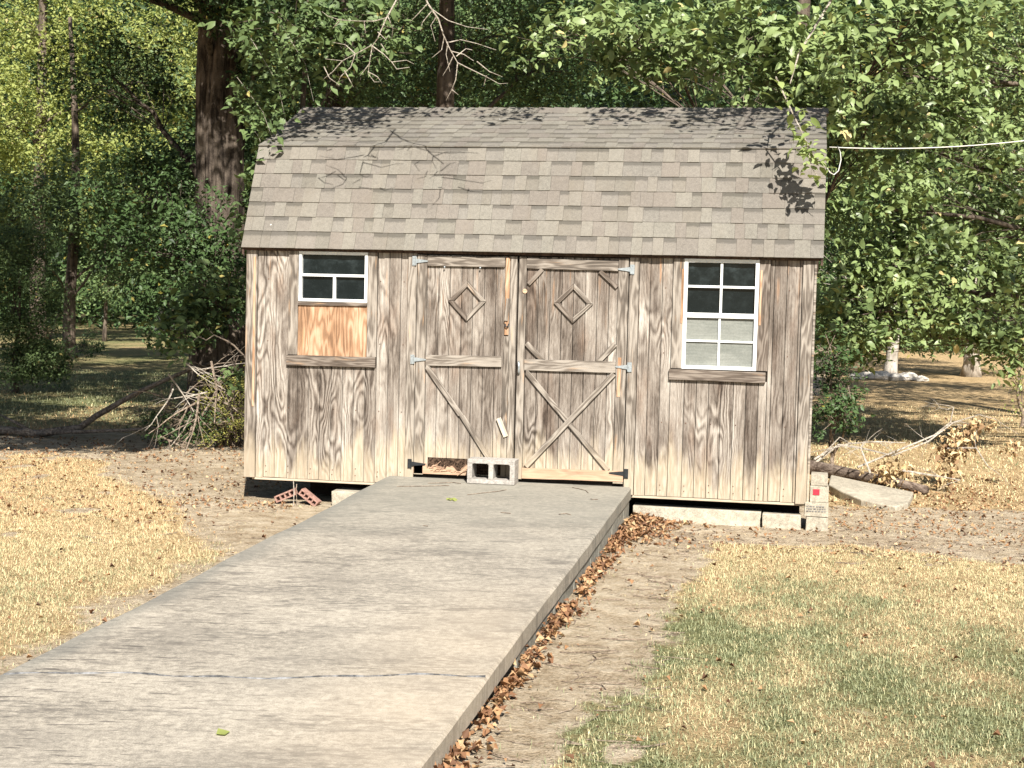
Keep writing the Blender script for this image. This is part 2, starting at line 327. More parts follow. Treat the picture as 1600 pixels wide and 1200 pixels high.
# ------------------------------------------------------------------ mesh helpers
class MB:
    def __init__(s): s.v = []; s.f = []; s.uv = []; s.mi = []
    def face(s, idx, mi=0): s.f.append(idx); s.mi.append(mi)
    def box(s, x0, x1, y0, y1, z0, z1, mi=0):
        b = len(s.v)
        s.v += [(x0,y0,z0),(x1,y0,z0),(x1,y1,z0),(x0,y1,z0),(x0,y0,z1),(x1,y0,z1),(x1,y1,z1),(x0,y1,z1)]
        for q in ((0,3,2,1),(4,5,6,7),(0,1,5,4),(1,2,6,5),(2,3,7,6),(3,0,4,7)): s.face(tuple(b+i for i in q), mi)
        return s
    def hexa(s, vs_, mi=0):
        b = len(s.v); s.v += [tuple(v) for v in vs_]
        for q in ((0,3,2,1),(4,5,6,7),(0,1,5,4),(1,2,6,5),(2,3,7,6),(3,0,4,7)): s.face(tuple(b+i for i in q), mi)
        return s
    def prism(s, poly, y0, y1, mi=0):
        """polygon in XZ (ccw seen from -Y) pushed from y0 (front) to y1"""
        b = len(s.v); n = len(poly)
        s.v += [(x, y0, z) for x, z in poly] + [(x, y1, z) for x, z in poly]
        s.face(tuple(b+i for i in range(n)), mi); s.face(tuple(b+n+i for i in reversed(range(n))), mi)
        for i in range(n):
            j = (i+1) % n; s.face((b+i, b+n+i, b+n+j, b+j), mi)
        return s
    def tube(s, pts, rad, n=6, mi=0, cap=True, rough=0.0):
        b = len(s.v); pts = [Vector(p) for p in pts]; prev = None
        for i, p in enumerate(pts):
            t = (pts[min(i+1, len(pts)-1)] - pts[max(i-1, 0)])
            t = t.normalized() if t.length > 1e-9 else Vector((0,0,1))
            a = prev if prev is not None else (Vector((1,0,0)) if abs(t.x) < .8 else Vector((0,1,0)))
            a = (a - t*a.dot(t)).normalized(); prev = a; c = t.cross(a)
            r = rad[i] if isinstance(rad, (list, tuple)) else rad
            for k in range(n):
                th = 2*math.pi*k/n; rr = r*(1 + (random.uniform(-rough, rough) if rough else 0))
                s.v.append(tuple(p + a*(math.cos(th)*rr) + c*(math.sin(th)*rr)))
        for i in range(len(pts)-1):
            for k in range(n):
                k2 = (k+1) % n; s.face((b+i*n+k, b+i*n+k2, b+(i+1)*n+k2, b+(i+1)*n+k), mi)
        if cap:
            s.face(tuple(b+k for k in reversed(range(n))), mi); e = b+(len(pts)-1)*n; s.face(tuple(e+k for k in range(n)), mi)
        return s
    def mesh(s, name, mats, smooth=False):
        me = bpy.data.meshes.new(name); me.from_pydata(s.v, [], s.f)
        for m in (mats if isinstance(mats, (list, tuple)) else [mats]): me.materials.append(m)
        if any(s.mi): me.polygons.foreach_set('material_index', s.mi)
        if s.uv:
            l = me.uv_layers.new(name='UVMap'); l.data.foreach_set('uv', [c for q in s.uv for c in q])
        if smooth: me.polygons.foreach_set('use_smooth', [True]*len(s.f))
        me.update(); return me

def link(name, me, parent=None, loc=(0,0,0), rot=(0,0,0)):
    o = bpy.data.objects.new(name, me); C.objects.link(o); o.location = loc; o.rotation_euler = rot
    if parent is not None: o.parent = parent
    return o
def obj(name, mb, mat, parent=None, smooth=False, bevel=0, loc=(0,0,0), rot=(0,0,0)):
    o = link(name, mb.mesh(name, mat, smooth), parent, loc, rot)
    if bevel:
        b = o.modifiers.new('bevel', 'BEVEL'); b.width = bevel; b.segments = 2; b.limit_method = 'ANGLE'
    return o
def tag(o, label=None, cat=None, group=None, kind=None):
    if label: o['label'] = label
    if cat: o['category'] = cat
    if group: o['group'] = group
    if kind: o['kind'] = kind
    return o
def thing(name, label, cat, group=None, loc=(0,0,0)):
    o = bpy.data.objects.new(name, None); C.objects.link(o); o.location = loc; o.empty_display_size = .2
    return tag(o, label, cat, group)

def bar(name, x0, z0, x1, z1, wd, yf, th, mat, parent, label=None, cut=0.0, end=(0, 0)):
    """a board lying on the facade: centre line (x0,z0)-(x1,z1), front face at yf, own local X along its length"""
    L = math.hypot(x1-x0, z1-z0); a = math.atan2(z1-z0, x1-x0)
    m = MB(); ns = max(2, int(L/.12)); top = []; bot = []
    for i in range(ns+1):
        x = -L/2 + L*i/ns; j = lambda: random.uniform(-.0012, .0012)
        e = 0
        if i == 0: top.append((x+end[0], wd/2)); bot.append((x-end[0], -wd/2))
        elif i == ns: top.append((x+end[1], wd/2)); bot.append((x-end[1], -wd/2))
        else: top.append((x, wd/2+j())); bot.append((x, -wd/2+j()))
    m.prism(bot + top[::-1], 0, th)
    o = obj(name, m, mat, parent, bevel=.0022, loc=((x0+x1)/2, yf, (z0+z1)/2), rot=(0, -a, 0))
    if label: o['label'] = label
    return o

def fast(name, V, F, mat, parent=None, tint=None, k=3, smooth=False):
    """numpy arrays to a mesh; tint = one value per vertex"""
    me = bpy.data.meshes.new(name); V = np.asarray(V, np.float32); F = np.asarray(F, np.int32)
    me.vertices.add(len(V)); me.vertices.foreach_set('co', V.ravel())
    me.loops.add(F.size); me.loops.foreach_set('vertex_index', F.ravel())
    me.polygons.add(len(F)); me.polygons.foreach_set('loop_start', np.arange(0, F.size, F.shape[1], dtype=np.int32))
    me.polygons.foreach_set('loop_total', np.full(len(F), F.shape[1], np.int32))
    if tint is not None:
        a = me.attributes.new('tint', 'FLOAT', 'POINT'); a.data.foreach_set('value', np.asarray(tint, np.float32))
    me.materials.append(mat); me.update(calc_edges=True)
    if smooth: me.polygons.foreach_set('use_smooth', np.ones(len(F), bool))
    return link(name, me, parent)

def unit(a): return a/np.maximum(np.linalg.norm(a, axis=1, keepdims=True), 1e-9)

def leaf_arrays(P, size, up=.55, droop=.35, aspect=.55, fold=.25, hi=False):
    """leaves at points P: a folded six-corner blade each (4 triangles)"""
    n = len(P); nr = rng.normal(size=(n, 3)); nr[:, 2] += up*2.0
    nr = nr + np.array([to_sun.x, to_sun.y, to_sun.z])*0.7; nr = unit(nr)
    ax = rng.normal(size=(n, 3)); ax[:, 2] -= droop*1.6; ax = unit(ax - nr*np.sum(ax*nr, axis=1, keepdims=True))
    sd = np.cross(nr, ax); L = size*rng.uniform(.45, 1.35, (n, 1)); W = L*aspect*rng.uniform(.75, 1.15, (n, 1))/2; dn = -nr*W*fold*rng.uniform(.3, 1.6, (n,1))
    b = P; t = P+ax*L - nr*L*.12
    if hi:
        m_ = P+ax*L*.5+nr*L*.03; q = lambda a, s_, k: P+ax*L*a+sd*W*s_*k+nr*W*fold*k
        V = np.stack([b, q(.28, 1, .86), q(.62, 1, .80), t, q(.62, -1, .80), q(.28, -1, .86), m_], 1).reshape(-1, 3); i = np.arange(n)[:, None]*7
        F = np.concatenate([i+np.array([[6, a_, b_]]) for a_, b_ in ((1, 0), (2, 1), (3, 2), (4, 3), (5, 4), (0, 5))]); return V, F
    l1 = P+ax*L*.38+sd*W+dn*-1; r1 = P+ax*L*.38-sd*W+dn*-1
    V = np.stack([b, l1, t, r1], 1).reshape(-1, 3)
    i = np.arange(n)[:, None]*4
    F = np.concatenate([i+np.array([[0, 2, 1]]), i+np.array([[0, 3, 2]])])
    return V, F

def clump_leaves(cent, rad, per, size, stretch=(1, 1, .8)):
    n = len(cent); d = unit(rng.normal(size=(n*per, 3))); r = rng.uniform(0, 1, (n*per, 1))**.45
    R_ = np.repeat(rad, per)[:, None]
    P = np.repeat(cent, per, 0) + d*r*R_*np.array(stretch)
    ti = np.repeat(rng.uniform(0, .62, n), per) + rng.uniform(0, .40, n*per)
    ti = np.where(rng.uniform(size=n*per) < .014, 1.0, np.clip(ti, 0, .93))
    return P, ti

D = -to_sun
def shade_ok(P):
    """rejects high canopy whose shadow would fall on the shed or on the sunny front yard"""
    P = np.asarray(P); ok = np.ones(len(P), bool)
    for z, test in ((3.3, lambda X, Y: (X > -.9) & (X < 5.8) & (Y < 1.15)), (2.2, lambda X, Y: (X > -.8) & (X < 5.8) & (Y < .9)),
                    (1.0, lambda X, Y: (X > -.8) & (X < 5.8) & (Y < .7)), (.75, lambda X, Y: (X > -2.15) & (X < -.5) & (Y < 4.6)),
                    (GZ, lambda X, Y: ((X < -.3) & (Y < 2.75-.05*X)) | ((X >= -.3) & (X < 5) & (Y < 1.5)) | ((X >= 5) & (Y < 3.2)))):
        s = (z - P[:, 2])/D.z; X = P[:, 0]+s*D.x; Y = P[:, 1]+s*D.y
        ok &= ~((s > 0) & test(X, Y))
    return ok

# ------------------------------------------------------------------ the ground
def smooth(x, a, b):
    t = np.clip((x-a)/(b-a), 0, 1); return t*t*(3-2*t)
_ph = rng.uniform(0, 6.28, (24,)); _dr = rng.uniform(0, 6.28, (24,))
def wob(X, Y, f):
    s = 0
    for i in range(6):
        k = f*(1+.55*i); a = _dr[i]; s = s + np.sin(k*(X*math.cos(a)+Y*math.sin(a))+_ph[i]+1.3*np.sin(k*.7*(X*math.cos(a+1.4)+Y*math.sin(a+1.4))+_ph[i+8]))/(1+.35*i)
    return s/3.2
def dirt_mask(X, Y):
    w1 = wob(X, Y, 1.6)*.35 + wob(X, Y, 5)*.16
    # bare strip along the right of the ramp, widening towards the shed
    edge = 3.93 + .05*(Y+6) + w1*.35 + wob(X, Y, 11)*.10
    a = smooth(edge - X, -.18, .18)*(X > 3.3)
    # bare earth along the foot of the shed, right
    a = np.maximum(a, smooth(Y + w1*.6 + .06*(X-5), -1.15, -.75)*smooth(1.6+w1-Y, -.3, .3)*smooth(X, 3.2, 3.4))
    # left of the shed, a wedge between turf and ramp
    e2 = np.where(Y < -.7, np.minimum(-.35 - (Y+.7)*.65, .92), -.35 - (Y+.7)*.75) + w1*.75
    a = np.maximum(a, smooth(X - e2, -.45, .35)*(X < 3)*(Y < 3.5))
    a = np.maximum(a, smooth(wob(X-4, Y+11, 3.3)+.30*smooth(Y, -1.5, 2.2), .48, .75)*(X < 3)*(Y < 3)*.85)
    a = np.maximum(a, smooth(wob(X+4, Y-11, 3.0), .62, .85)*(X > 3)*(Y < .5)*.7)
    # dusty strip in the shade left
    a = np.maximum(a, smooth(Y+w1, 2.2, 2.7)*smooth(5.3+w1-Y, -.3, .4)*(X < 1)*.95)
    return np.clip(a, 0, 1)
def green_mask(X, Y):
    w1 = wob(X+9, Y-4, 1.1); w2 = wob(X-3, Y+7, 3.1)
    g = smooth(-Y, .4, 4.6)*.54 + w1*.17 + w2*.24 + wob(X, Y-2, 8)*.16 + .03
    g = g - smooth(X, 5.2, 6.6)*smooth(Y, -3.4, -1.2)*.5
    gl = smooth(-Y, 1.2, 4.4)*.30 + w1*.18 + w2*.20
    g = np.where(X < 2.5, gl, g)
    far = smooth(Y, 4, 7)
    return np.clip(g*(1-far) + far*(.62 + w1*.25 - .55*smooth(X, 2, 7)), 0, 1)  # far left turned greener and darker to paint tree shade on the lawn
def ground_z(X, Y):
    n_ = smooth(14 - np.abs(Y+1), 0, 6)
    return GZ + (wob(X, Y, 2.1)*.011 + wob(X+5, Y+2, 7)*.006)*n_ - .045*smooth(-Y, 1.0, 7.0)*smooth(30+Y, 0, 5)*0.6 + .05*smooth(Y, 30, 60)*0

def grid_axis(a0, a1, fine0, fine1, step, grow):
    xs = list(np.arange(fine0, fine1, step)); s = step; x = fine1
    while x < a1: xs.append(x); s *= grow; x += s
    xs.append(a1); s = step; x = fine0
    while x > a0: s *= grow; x -= s; xs.insert(0, max(x, a0))
    return np.array(sorted(set(xs)))
gx = grid_axis(-600, 600, -6.5, 9, .045, 1.09); gy = grid_axis(-60, 900, -8, 6.5, .045, 1.09)
GX, GY = np.meshgrid(gx, gy); Zg = ground_z(GX, GY)
nx, ny = len(gx), len(gy); idx = np.arange(nx*ny).reshape(ny, nx)
Fq = np.stack([idx[:-1, :-1], idx[:-1, 1:], idx[1:, 1:], idx[1:, :-1]], -1).reshape(-1, 4)
go = fast('ground', np.stack([GX, GY, Zg], -1).reshape(-1, 3), Fq, M['ground'], smooth=True)
for nm, arr in (('dirt', dirt_mask(GX, GY)), ('green', green_mask(GX, GY))):
    a = go.data.attributes.new(nm, 'FLOAT', 'POINT'); a.data.foreach_set('value', arr.ravel().astype(np.float32))
tag(go, kind='structure')

# ------------------------------------------------------------------ the ramp
RX0, RX1 = 1.318, 3.4224
def rz(y): return .0647 + .024*y - .0015*max(0, -y-7)

ramp = thing('concrete_ramp', 'long grey concrete ramp leading up to the double doors of the shed', 'ramp', loc=(2.37, -3, GZ))
ramp_off = Vector((-2.37, 3, -GZ))
def slab(y0, y1, n_=24):
    m = MB(); ys = [y0+(y1-y0)*i/n_ for i in range(n_+1)]
    for y in ys:
        jl = .010*math.sin(y*2.3)+.004*math.sin(y*7); jr = .003*math.sin(y*1.7)+.0012*math.sin(y*9)
        z = rz(y)
        m.v += [(RX0+jl, y, z-.10), (RX0+jl, y, z-.008), (RX0+jl+.012, y, z), (RX1+jr-.014, y, z), (RX1+jr, y, z-.012), (RX1+jr, y, z-.10)]
    for i in range(n_):
        for k in range(6):
            k2 = (k+1) % 6; a = i*6; m.face((a+k, a+k2, a+6+k2, a+6+k))
    m.face(tuple(range(5, -1, -1))); m.face(tuple(n_*6+k for k in range(6)))
    o = obj('slab', m, M['slab'], ramp, loc=ramp_off); return o
slab(-.012, -11.5, 100)
m = MB(); bp_ = []
for i in range(41):
    t = i/40; x = RX0+.01+(RX1-RX0-.02)*t; y = -6.47+.50*t**1.0+.035*math.sin(t*9)+.012*math.sin(t*31); bp_.append((x, y, rz(y)+.0005))
m.tube(bp_, [.0055+.003*math.sin(i*1.7)*math.sin(i*.6) for i in range(41)], 6)
o = obj('joint_caulk', m, M['caulk'], ramp, smooth=True, loc=ramp_off)
m = MB(); bl = 0.395; y = -.03; i = 0
cut = []
while y - bl > -5.2:
    y1 = y-bl; zt0, zt1 = rz(y)-.103, rz(y1)-.103; zb = GZ-.12; s_ = random.uniform(-.004, .004)
    for X0, X1 in ((RX0+.012, RX0+.19), (RX1-.19+s_, RX1-.010+s_)):
        m = MB().hexa([(X0,y1+.005,zb),(X1,y1+.005,zb),(X1,y-.005,zb),(X0,y-.005,zb),(X0,y1+.005,zt1),(X1,y1+.005,zt1),(X1,y-.005,zt0),(X0,y-.005,zt0)])
        obj('concrete_block', m, M['side'], ramp, bevel=.003, loc=ramp_off)
    y = y1
m = MB().hexa([(RX0+.05,-11.45,GZ-.2),(RX1-.05,-11.45,GZ-.2),(RX1-.05,-.04,GZ-.2),(RX0+.05,-.04,GZ-.2),(RX0+.05,-11.45,rz(-11.5)-.104),(RX1-.05,-11.45,rz(-11.5)-.104),(RX1-.05,-.04,-.045),(RX0+.05,-.04,-.045)])
obj('fill', m, M['side'], ramp, loc=ramp_off)

# ------------------------------------------------------------------ the shed
W, H, DEP = 4.8674, 1.985, 3.05
shed = thing('wooden_shed', 'weathered grey wooden barn shed with gambrel shingle roof and double doors', 'shed')
YF = 0.0                                                    # front of the siding
# framing core: dark backing seen through grooves and gaps
m = MB()
m.box(.02, .405, .012, .03, .0, H); m.box(1.175, 1.47, .012, .03, .0, H); m.box(3.43, 3.735, .012, .03, .0, H); m.box(4.5, W-.02, .012, .03, .0, H)
m.box(.405, 1.175, .012, .03, .0, 1.07); m.box(3.735, 4.5, .012, .03, 0, 1.06); m.box(.405, 1.175, .09, .11, 1.07, H); m.box(3.735, 4.5, .09, .11, 1.06, H)
m.box(1.47, 3.43, .012, .03, .02, H)
obj('sheathing', m, M['dark'], shed)
m = MB().box(.03, W-.03, .05, DEP-.05, -.035, -.004); obj('floor', m, M['dark'], shed)
for yy in (.55, 1.5, 2.5):
    obj('skid', MB().box(.45, W-.05, yy-.07, yy+.07, GZ+.02, -.036), M['dark'], shed)
obj('rim_board', MB().box(.07, W-.012, -.004+.008, .045, -.024, -.0045), M['pale'], shed, bevel=.002)

def boards(x0, x1, grooves, z0, z1, yf=YF, name='siding_board', parent=shed, mat=None, off=(0, 0, 0)):
    gs = [x0]+[g for g in grooves if x0+.02 < g < x1-.02]+[x1]
    for a, b in zip(gs, gs[1:]):
        j = random.uniform(-.0008, .0008); zb = z0+random.uniform(-.003, .003)
        g = .0035
        m = MB().hexa([(a+g, yf+j, zb), (b-g, yf+j, zb+random.uniform(-.002,.002)), (b-.001, yf+.011, zb), (a+.001, yf+.011, zb),
                       (a+g, yf+j, z1), (b-g, yf+j, z1), (b-.001, yf+.011, z1), (a+.001, yf+.011, z1)])
        obj(name, m, mat or M['siding'], parent, loc=off)
GL = [.0714+.1016*k for k in range(20)]; GR = [3.4314+.1016*k for k in range(-3, 16)]
boards(.10, .39, GL, 0, H); boards(.39, 1.185, GL, 0, .995); boards(1.185, 1.457, GL, 0, H)
boards(3.44, 3.72, GR, 0, H); boards(3.72, 4.515, GR, 0, .985); boards(4.515, 4.775, GR, 0, H)
# corner boards, trims around the windows and doors
bar('corner_board', .05, -.005, .05, 1.985, .10, -.019, .018, M['trim'], shed, 'grey corner board with an orange streak down its right edge')
bar('corner_board', 4.82, -.008, 4.82, 1.985, .088, -.019, .018, M['trim'], shed)
obj('corner_board', MB().box(W, W+.019, -.019, .075, -.02, 1.99), M['trim'], shed, bevel=.002)
bar('unweathered_strip', .078, .62, .078, 1.93, .022, -.0225, .003, M['fresh'], shed)
for x in (.4325, 1.143): bar('window_trim', x, 1.086, x, 1.985, .083, -.019, .018, M['trim'], shed)
for x in (3.768, 4.470): bar('window_trim', x, 1.075, x, 1.985, .090, -.019, .018, M['trim_d' if x > 4 else 'trim'], shed)
for x in (3.800, 4.440): bar('unweathered_strip', x, 1.45, x+.002, 1.90, .018, -.0225, .003, M['fresh'], shed)
bar('window_sill_board', .381, 1.037, 1.181, 1.041, .088, -.030, .029, M['trim_d'], shed, 'brown sill board under the boarded window')
bar('window_sill_board', 3.710, 1.025, 4.502, 1.021, .088, -.030, .029, M['trim_d'], shed)
bar('door_jamb', 1.497, .0, 1.497, 1.985, .076, -.019, .018, M['trim'], shed)
bar('door_jamb', 3.399, .0, 3.399, 1.985, .080, -.019, .018, M['trim'], shed)

# left window: upper sash over a plywood patch
def frame_box(parent, x0, x1, z0, z1, t, yf, th, mat, name='frame'):
    m = MB(); m.box(x0, x0+t, yf, yf+th, z0, z1); m.box(x1-t, x1, yf, yf+th, z0, z1)
    m.box(x0+t, x1-t, yf+.001, yf+th, z1-t, z1); m.box(x0+t, x1-t, yf+.001, yf+th, z0, z0+t)
    return obj(name, m, mat, parent, bevel=.0015)
def sub(name, label=None, parent=shed):
    o = bpy.data.objects.new(name, None); C.objects.link(o); o.parent = parent
    if label: o['label'] = label
    return o
wl = sub('window', 'short white sash window above an orange plywood patch')
frame_box(wl, .480, 1.098, 1.553, 1.985, .026, -.020, .05, M['white'])
obj('muntin', MB().box(.506, 1.072, -.010, .02, 1.770, 1.793), M['white'], wl, bevel=.0015)
obj('muntin', MB().box(.786, .810, -.009, .02, 1.579, 1.770), M['white'], wl, bevel=.0015)
obj('pane', MB().box(.506, 1.072, .018, .024, 1.793, 1.96), M['glass'], wl)
obj('pane', MB().box(.506, .786, .0185, .0245, 1.579, 1.770), M['glass'], wl)
obj('pane', MB().box(.810, 1.072, .018, .024, 1.579, 1.770), M['glass'], wl)
pw = bar('plywood_patch', .786, 1.082, .786, 1.520, .622, -.008, .018, M['fresh'], shed, 'bare orange plywood filling the lower half of the window opening')
bar('ledge_board', .475, 1.534, 1.097, 1.537, .030, -.024, .03, M['trim_d'], shed)
wr = sub('window', 'white window of eight panes, the lower four behind grey screen')
frame_box(wr, 3.812, 4.424, 1.074, 1.985, .030, -.020, .05, M['white'])
obj('meeting_rail', MB().box(3.842, 4.394, -.017, .03, 1.500, 1.541), M['white'], wr, bevel=.0015)
for x0, x1, z0, z1 in ((4.108, 4.128, 1.541, 1.955), (3.842, 4.108, 1.748, 1.768), (4.128, 4.394, 1.747, 1.767),
                       (4.104, 4.122, 1.104, 1.500), (3.842, 4.104, 1.300, 1.317), (4.122, 4.394, 1.299, 1.316)):
    obj('muntin', MB().box(x0, x1, -.008, .02, z0, z1), M['white'], wr, bevel=.001)
for x0, x1 in ((3.842, 4.108), (4.128, 4.394)):
    for z0, z1 in ((1.541, 1.748), (1.768, 1.955)): obj('pane', MB().box(x0, x1, .018, .024, z0, z1), M['glass'], wr)
for x0, x1 in ((3.842, 4.104), (4.122, 4.394)):
    for z0, z1 in ((1.104, 1.300), (1.317, 1.500)): obj('pane', MB().box(x0, x1, .006, .012, z0, z1), M['screen'], wr)

# doors
DY = -.006
def hinge(x, z, s, mat, parent, label=None, L=.115):
    m = MB(); y0 = -.027
    m.box(x-.017, x+.017, y0, y0+.004, z-.040, z+.040)
    p = [(x+s*.012, z-.020), (x+s*L, z-.006), (x+s*(L+.008), z), (x+s*L, z+.006), (x+s*.012, z+.020)]
    if s < 0: p = p[::-1]
    m.prism(p, y0-.004, y0)
    m.tube([(x+s*.016, y0-.005, z-.036), (x+s*.016, y0-.005, z+.036)], .0055, 8)
    for dz in (-.028, .028): m.tube([(x-s*.004, y0-.003, z+dz), (x-s*.004, y0, z+dz)], .004, 6)
    o = obj('hinge', m, mat, parent)
    if label: o['label'] = label
ld = sub('door', 'left door, its lower brace broken and bottom rail rotten')
GD = [1.625+.1*k for k in range(0, 9)]
boards(1.54, 2.408, GD, .10, 1.975, DY+.004, 'plank', ld)
bar('stile', 1.582, .09, 1.582, 1.975, .082, -.022, .018, M['trim'], ld)
bar('stile', 2.379, .09, 2.379, 1.975, .052, -.022, .018, M['trim'], ld)
bar('stile', 2.325, .10, 2.325, 1.30, .046, -.016, .014, M['trim'], ld)
bar('rail', 1.626, 1.925, 2.300, 1.925, .085, -.024, .020, M['trim'], ld)
bar('rail', 1.628, 1.075, 2.290, 1.083, .090, -.026, .022, M['trim'], ld)
bar('edge_strip', 2.326, 1.31, 2.326, 1.965, .036, -.024, .020, M['fresh'], ld, 'thin strip of bare orange wood beside the door gap')
bar('latch_stick', 2.322, 1.43, 2.338, 1.62, .030, -.036, .014, M['trim'], ld)
obj('latch_loop', MB().tube([(2.316, -.03, 1.405), (2.320, -.04, 1.385), (2.332, -.042, 1.378), (2.344, -.04, 1.388), (2.346, -.03, 1.405)], .006, 6), M['black'], ld)
bar('brace', 1.632, 1.030, 1.948, .610, .042, -.024, .020, M['trim'], ld, end=(-.02, .012))
bar('brace', 1.956, .612, 2.205, .245, .040, -.024, .020, M['trim'], ld, end=(.012, 0))
bar('brace_stub', 2.276, .602, 2.344, .446, .040, -.030, .020, M['pale'], ld, 'bleached stub left of a broken brace')
# rotten bottom rail
m = MB(); P = []; xs = np.linspace(1.54, 2.06, 40)
topz = [.19 - (.035+.022*math.sin(x*43)+random.uniform(-.012, .012) if 1.66 < x < 2.0 else random.uniform(0, .006)) for x in xs]
m.prism([(1.54, .098), (2.06, .100)] + [(float(x), z) for x, z in zip(xs[::-1], topz[::-1])], -.022, -.004)
obj('rail', m, M['red'], ld)['label'] = 'rotten bottom rail with a ragged, crumbled top edge'
m = MB(); m.box(1.66, 2.44, -.0035, .002, .11, .24)  # rot in the rail; behind the cinder block, painted shade for its holes
obj('rot_and_hole_shade', m, M['rot'], ld)
m = MB()
for i in range(26):
    x = random.uniform(1.66, 2.03); z = random.uniform(.11, .17); l = random.uniform(.02, .07); a = random.gauss(.2, .5)
    m.tube([(x, -.024-random.uniform(0, .006), z), (x+l*math.cos(a), -.027, z+l*math.sin(a))], [.004, .0015], 4)
m.tube([(1.93, -.03, .098), (2.05, -.034, .185)], [.006, .005], 5); m.tube([(1.95, -.03, .125), (2.04, -.034, .15)], [.005, .003], 5)
obj('splinters', m, M['red'], ld)['kind'] = 'stuff'
def diamond(cx, cz, rx, rzv, parent, r_in=.70):
    o_ = [(cx, cz-rzv), (cx+rx, cz), (cx, cz+rzv), (cx-rx, cz)]; i_ = [(cx+(x-cx)*r_in, cz+(z-cz)*r_in) for x, z in o_]
    for k in range(4):
        a, b, c, d = o_[k], o_[(k+1) % 4], i_[(k+1) % 4], i_[k]
        g = .0015; cxm = (a[0]+b[0])/2-cx; czm = (a[1]+b[1])/2-cz
        px, pz = (a[0]+b[0]+c[0]+d[0])/4, (a[1]+b[1]+c[1]+d[1])/4; an = math.atan2(b[1]-a[1], b[0]-a[0])
        loc = []
        for q in (a, b, c, d):
            dx, dz = q[0]-px, q[1]-pz; ca, sa = math.cos(-an), math.sin(-an); loc.append((dx*ca-dz*sa, dx*sa+dz*ca))
        m = MB().prism([(x*(1-.02), z) for x, z in loc], 0, .018)
        obj('diamond_trim', m, M['trim_d' if k in (2, 3) else 'trim'], parent, bevel=.002, loc=(px, -.022, pz), rot=(0, -an, 0))
diamond(1.978, 1.590, .165, .174, ld)
for z in (1.921, 1.079): hinge(1.512, z, 1, M['zinc'], ld)
hinge(1.505, .180, 1, M['black'], ld, 'black bottom hinge', .135)
for x in (1.78, 2.09): obj('screw_eye', MB().tube([(x, -.03, 1.878), (x, -.034, 1.868)], .007, 6), M['zinc'], ld)

rd = sub('door', 'right door with X brace and sound reddish bottom rail')
boards(2.424, 3.352, [2.49+.1*k for k in range(0, 9)], .10, 1.975, DY+.004, 'plank', rd)
bar('stile', 2.455, .09, 2.455, 1.975, .062, -.022, .018, M['trim'], rd)
bar('stile', 3.308, .09, 3.308, 1.975, .084, -.022, .018, M['trim'], rd)
bar('edge_strip', 3.292, .82, 3.296, 1.15, .028, -.0255, .003, M['fresh'], rd)
bar('rail', 2.488, 1.920, 3.264, 1.911, .084, -.024, .020, M['trim'], rd)
bar('rail', 2.488, 1.064, 3.264, 1.066, .094, -.026, .022, M['trim'], rd)
bar('rail', 2.488, .142, 3.352, .152, .090, -.027, .022, M['red'], rd, 'sound reddish bottom rail')
bar('brace', 2.500, 1.246, 2.635, 1.116, .042, -.024, .020, M['trim'], rd, end=(.0, .02))
bar('brace', 3.256, 1.262, 3.122, 1.116, .042, -.024, .020, M['trim'], rd, end=(.0, -.02))
bar('brace', 2.502, 1.008, 3.225, .200, .040, -.024, .020, M['trim'], rd, end=(-.02, 0))
bar('brace', 3.250, 1.012, 2.522, .200, .044, -.030, .020, M['trim'], rd)
bar('brace', 2.505, 1.745, 2.622, 1.872, .034, -.023, .019, M['trim_d'], rd)
bar('brace', 3.258, 1.735, 3.110, 1.866, .034, -.023, .019, M['trim_d'], rd)
diamond(2.892, 1.592, .168, .168, rd)
for z in (1.886, 1.072): hinge(3.382, z, -1, M['zinc'], rd)
hinge(3.378, .178, -1, M['black'], rd, 'black bottom hinge', .14)
m = MB(); m.tube([(2.440, -.030, 1.090), (2.444, -.050, 1.075), (2.448, -.055, 1.04), (2.446, -.050, 1.005), (2.446, -.030, .985)], [.008, .009, .008, .009, .007], 8)
obj('handle', m, M['zinc'], rd, smooth=True)
obj('knot', MB().tube([(2.478, -.026, 1.685), (2.476, -.021, 1.685)], .020, 10), M['fresh'], rd)

m = MB()
for x in list(GL[1:14:2])+list(GR[3:16:2]):
    if 1.46 < x < 3.44: continue
    for z in (.05, .10+random.uniform(-.01, .01), .62, 1.20, 1.74):
        if (.40 < x < 1.18 or 3.73 < x < 4.5) and z > .9: continue
        q = x+.0254+random.uniform(-.004, .004); m.tube([(q, -.0035, z), (q, .001, z)], .0045, 6)
obj('nail_heads', m, M['rust'], shed)['kind'] = 'stuff'
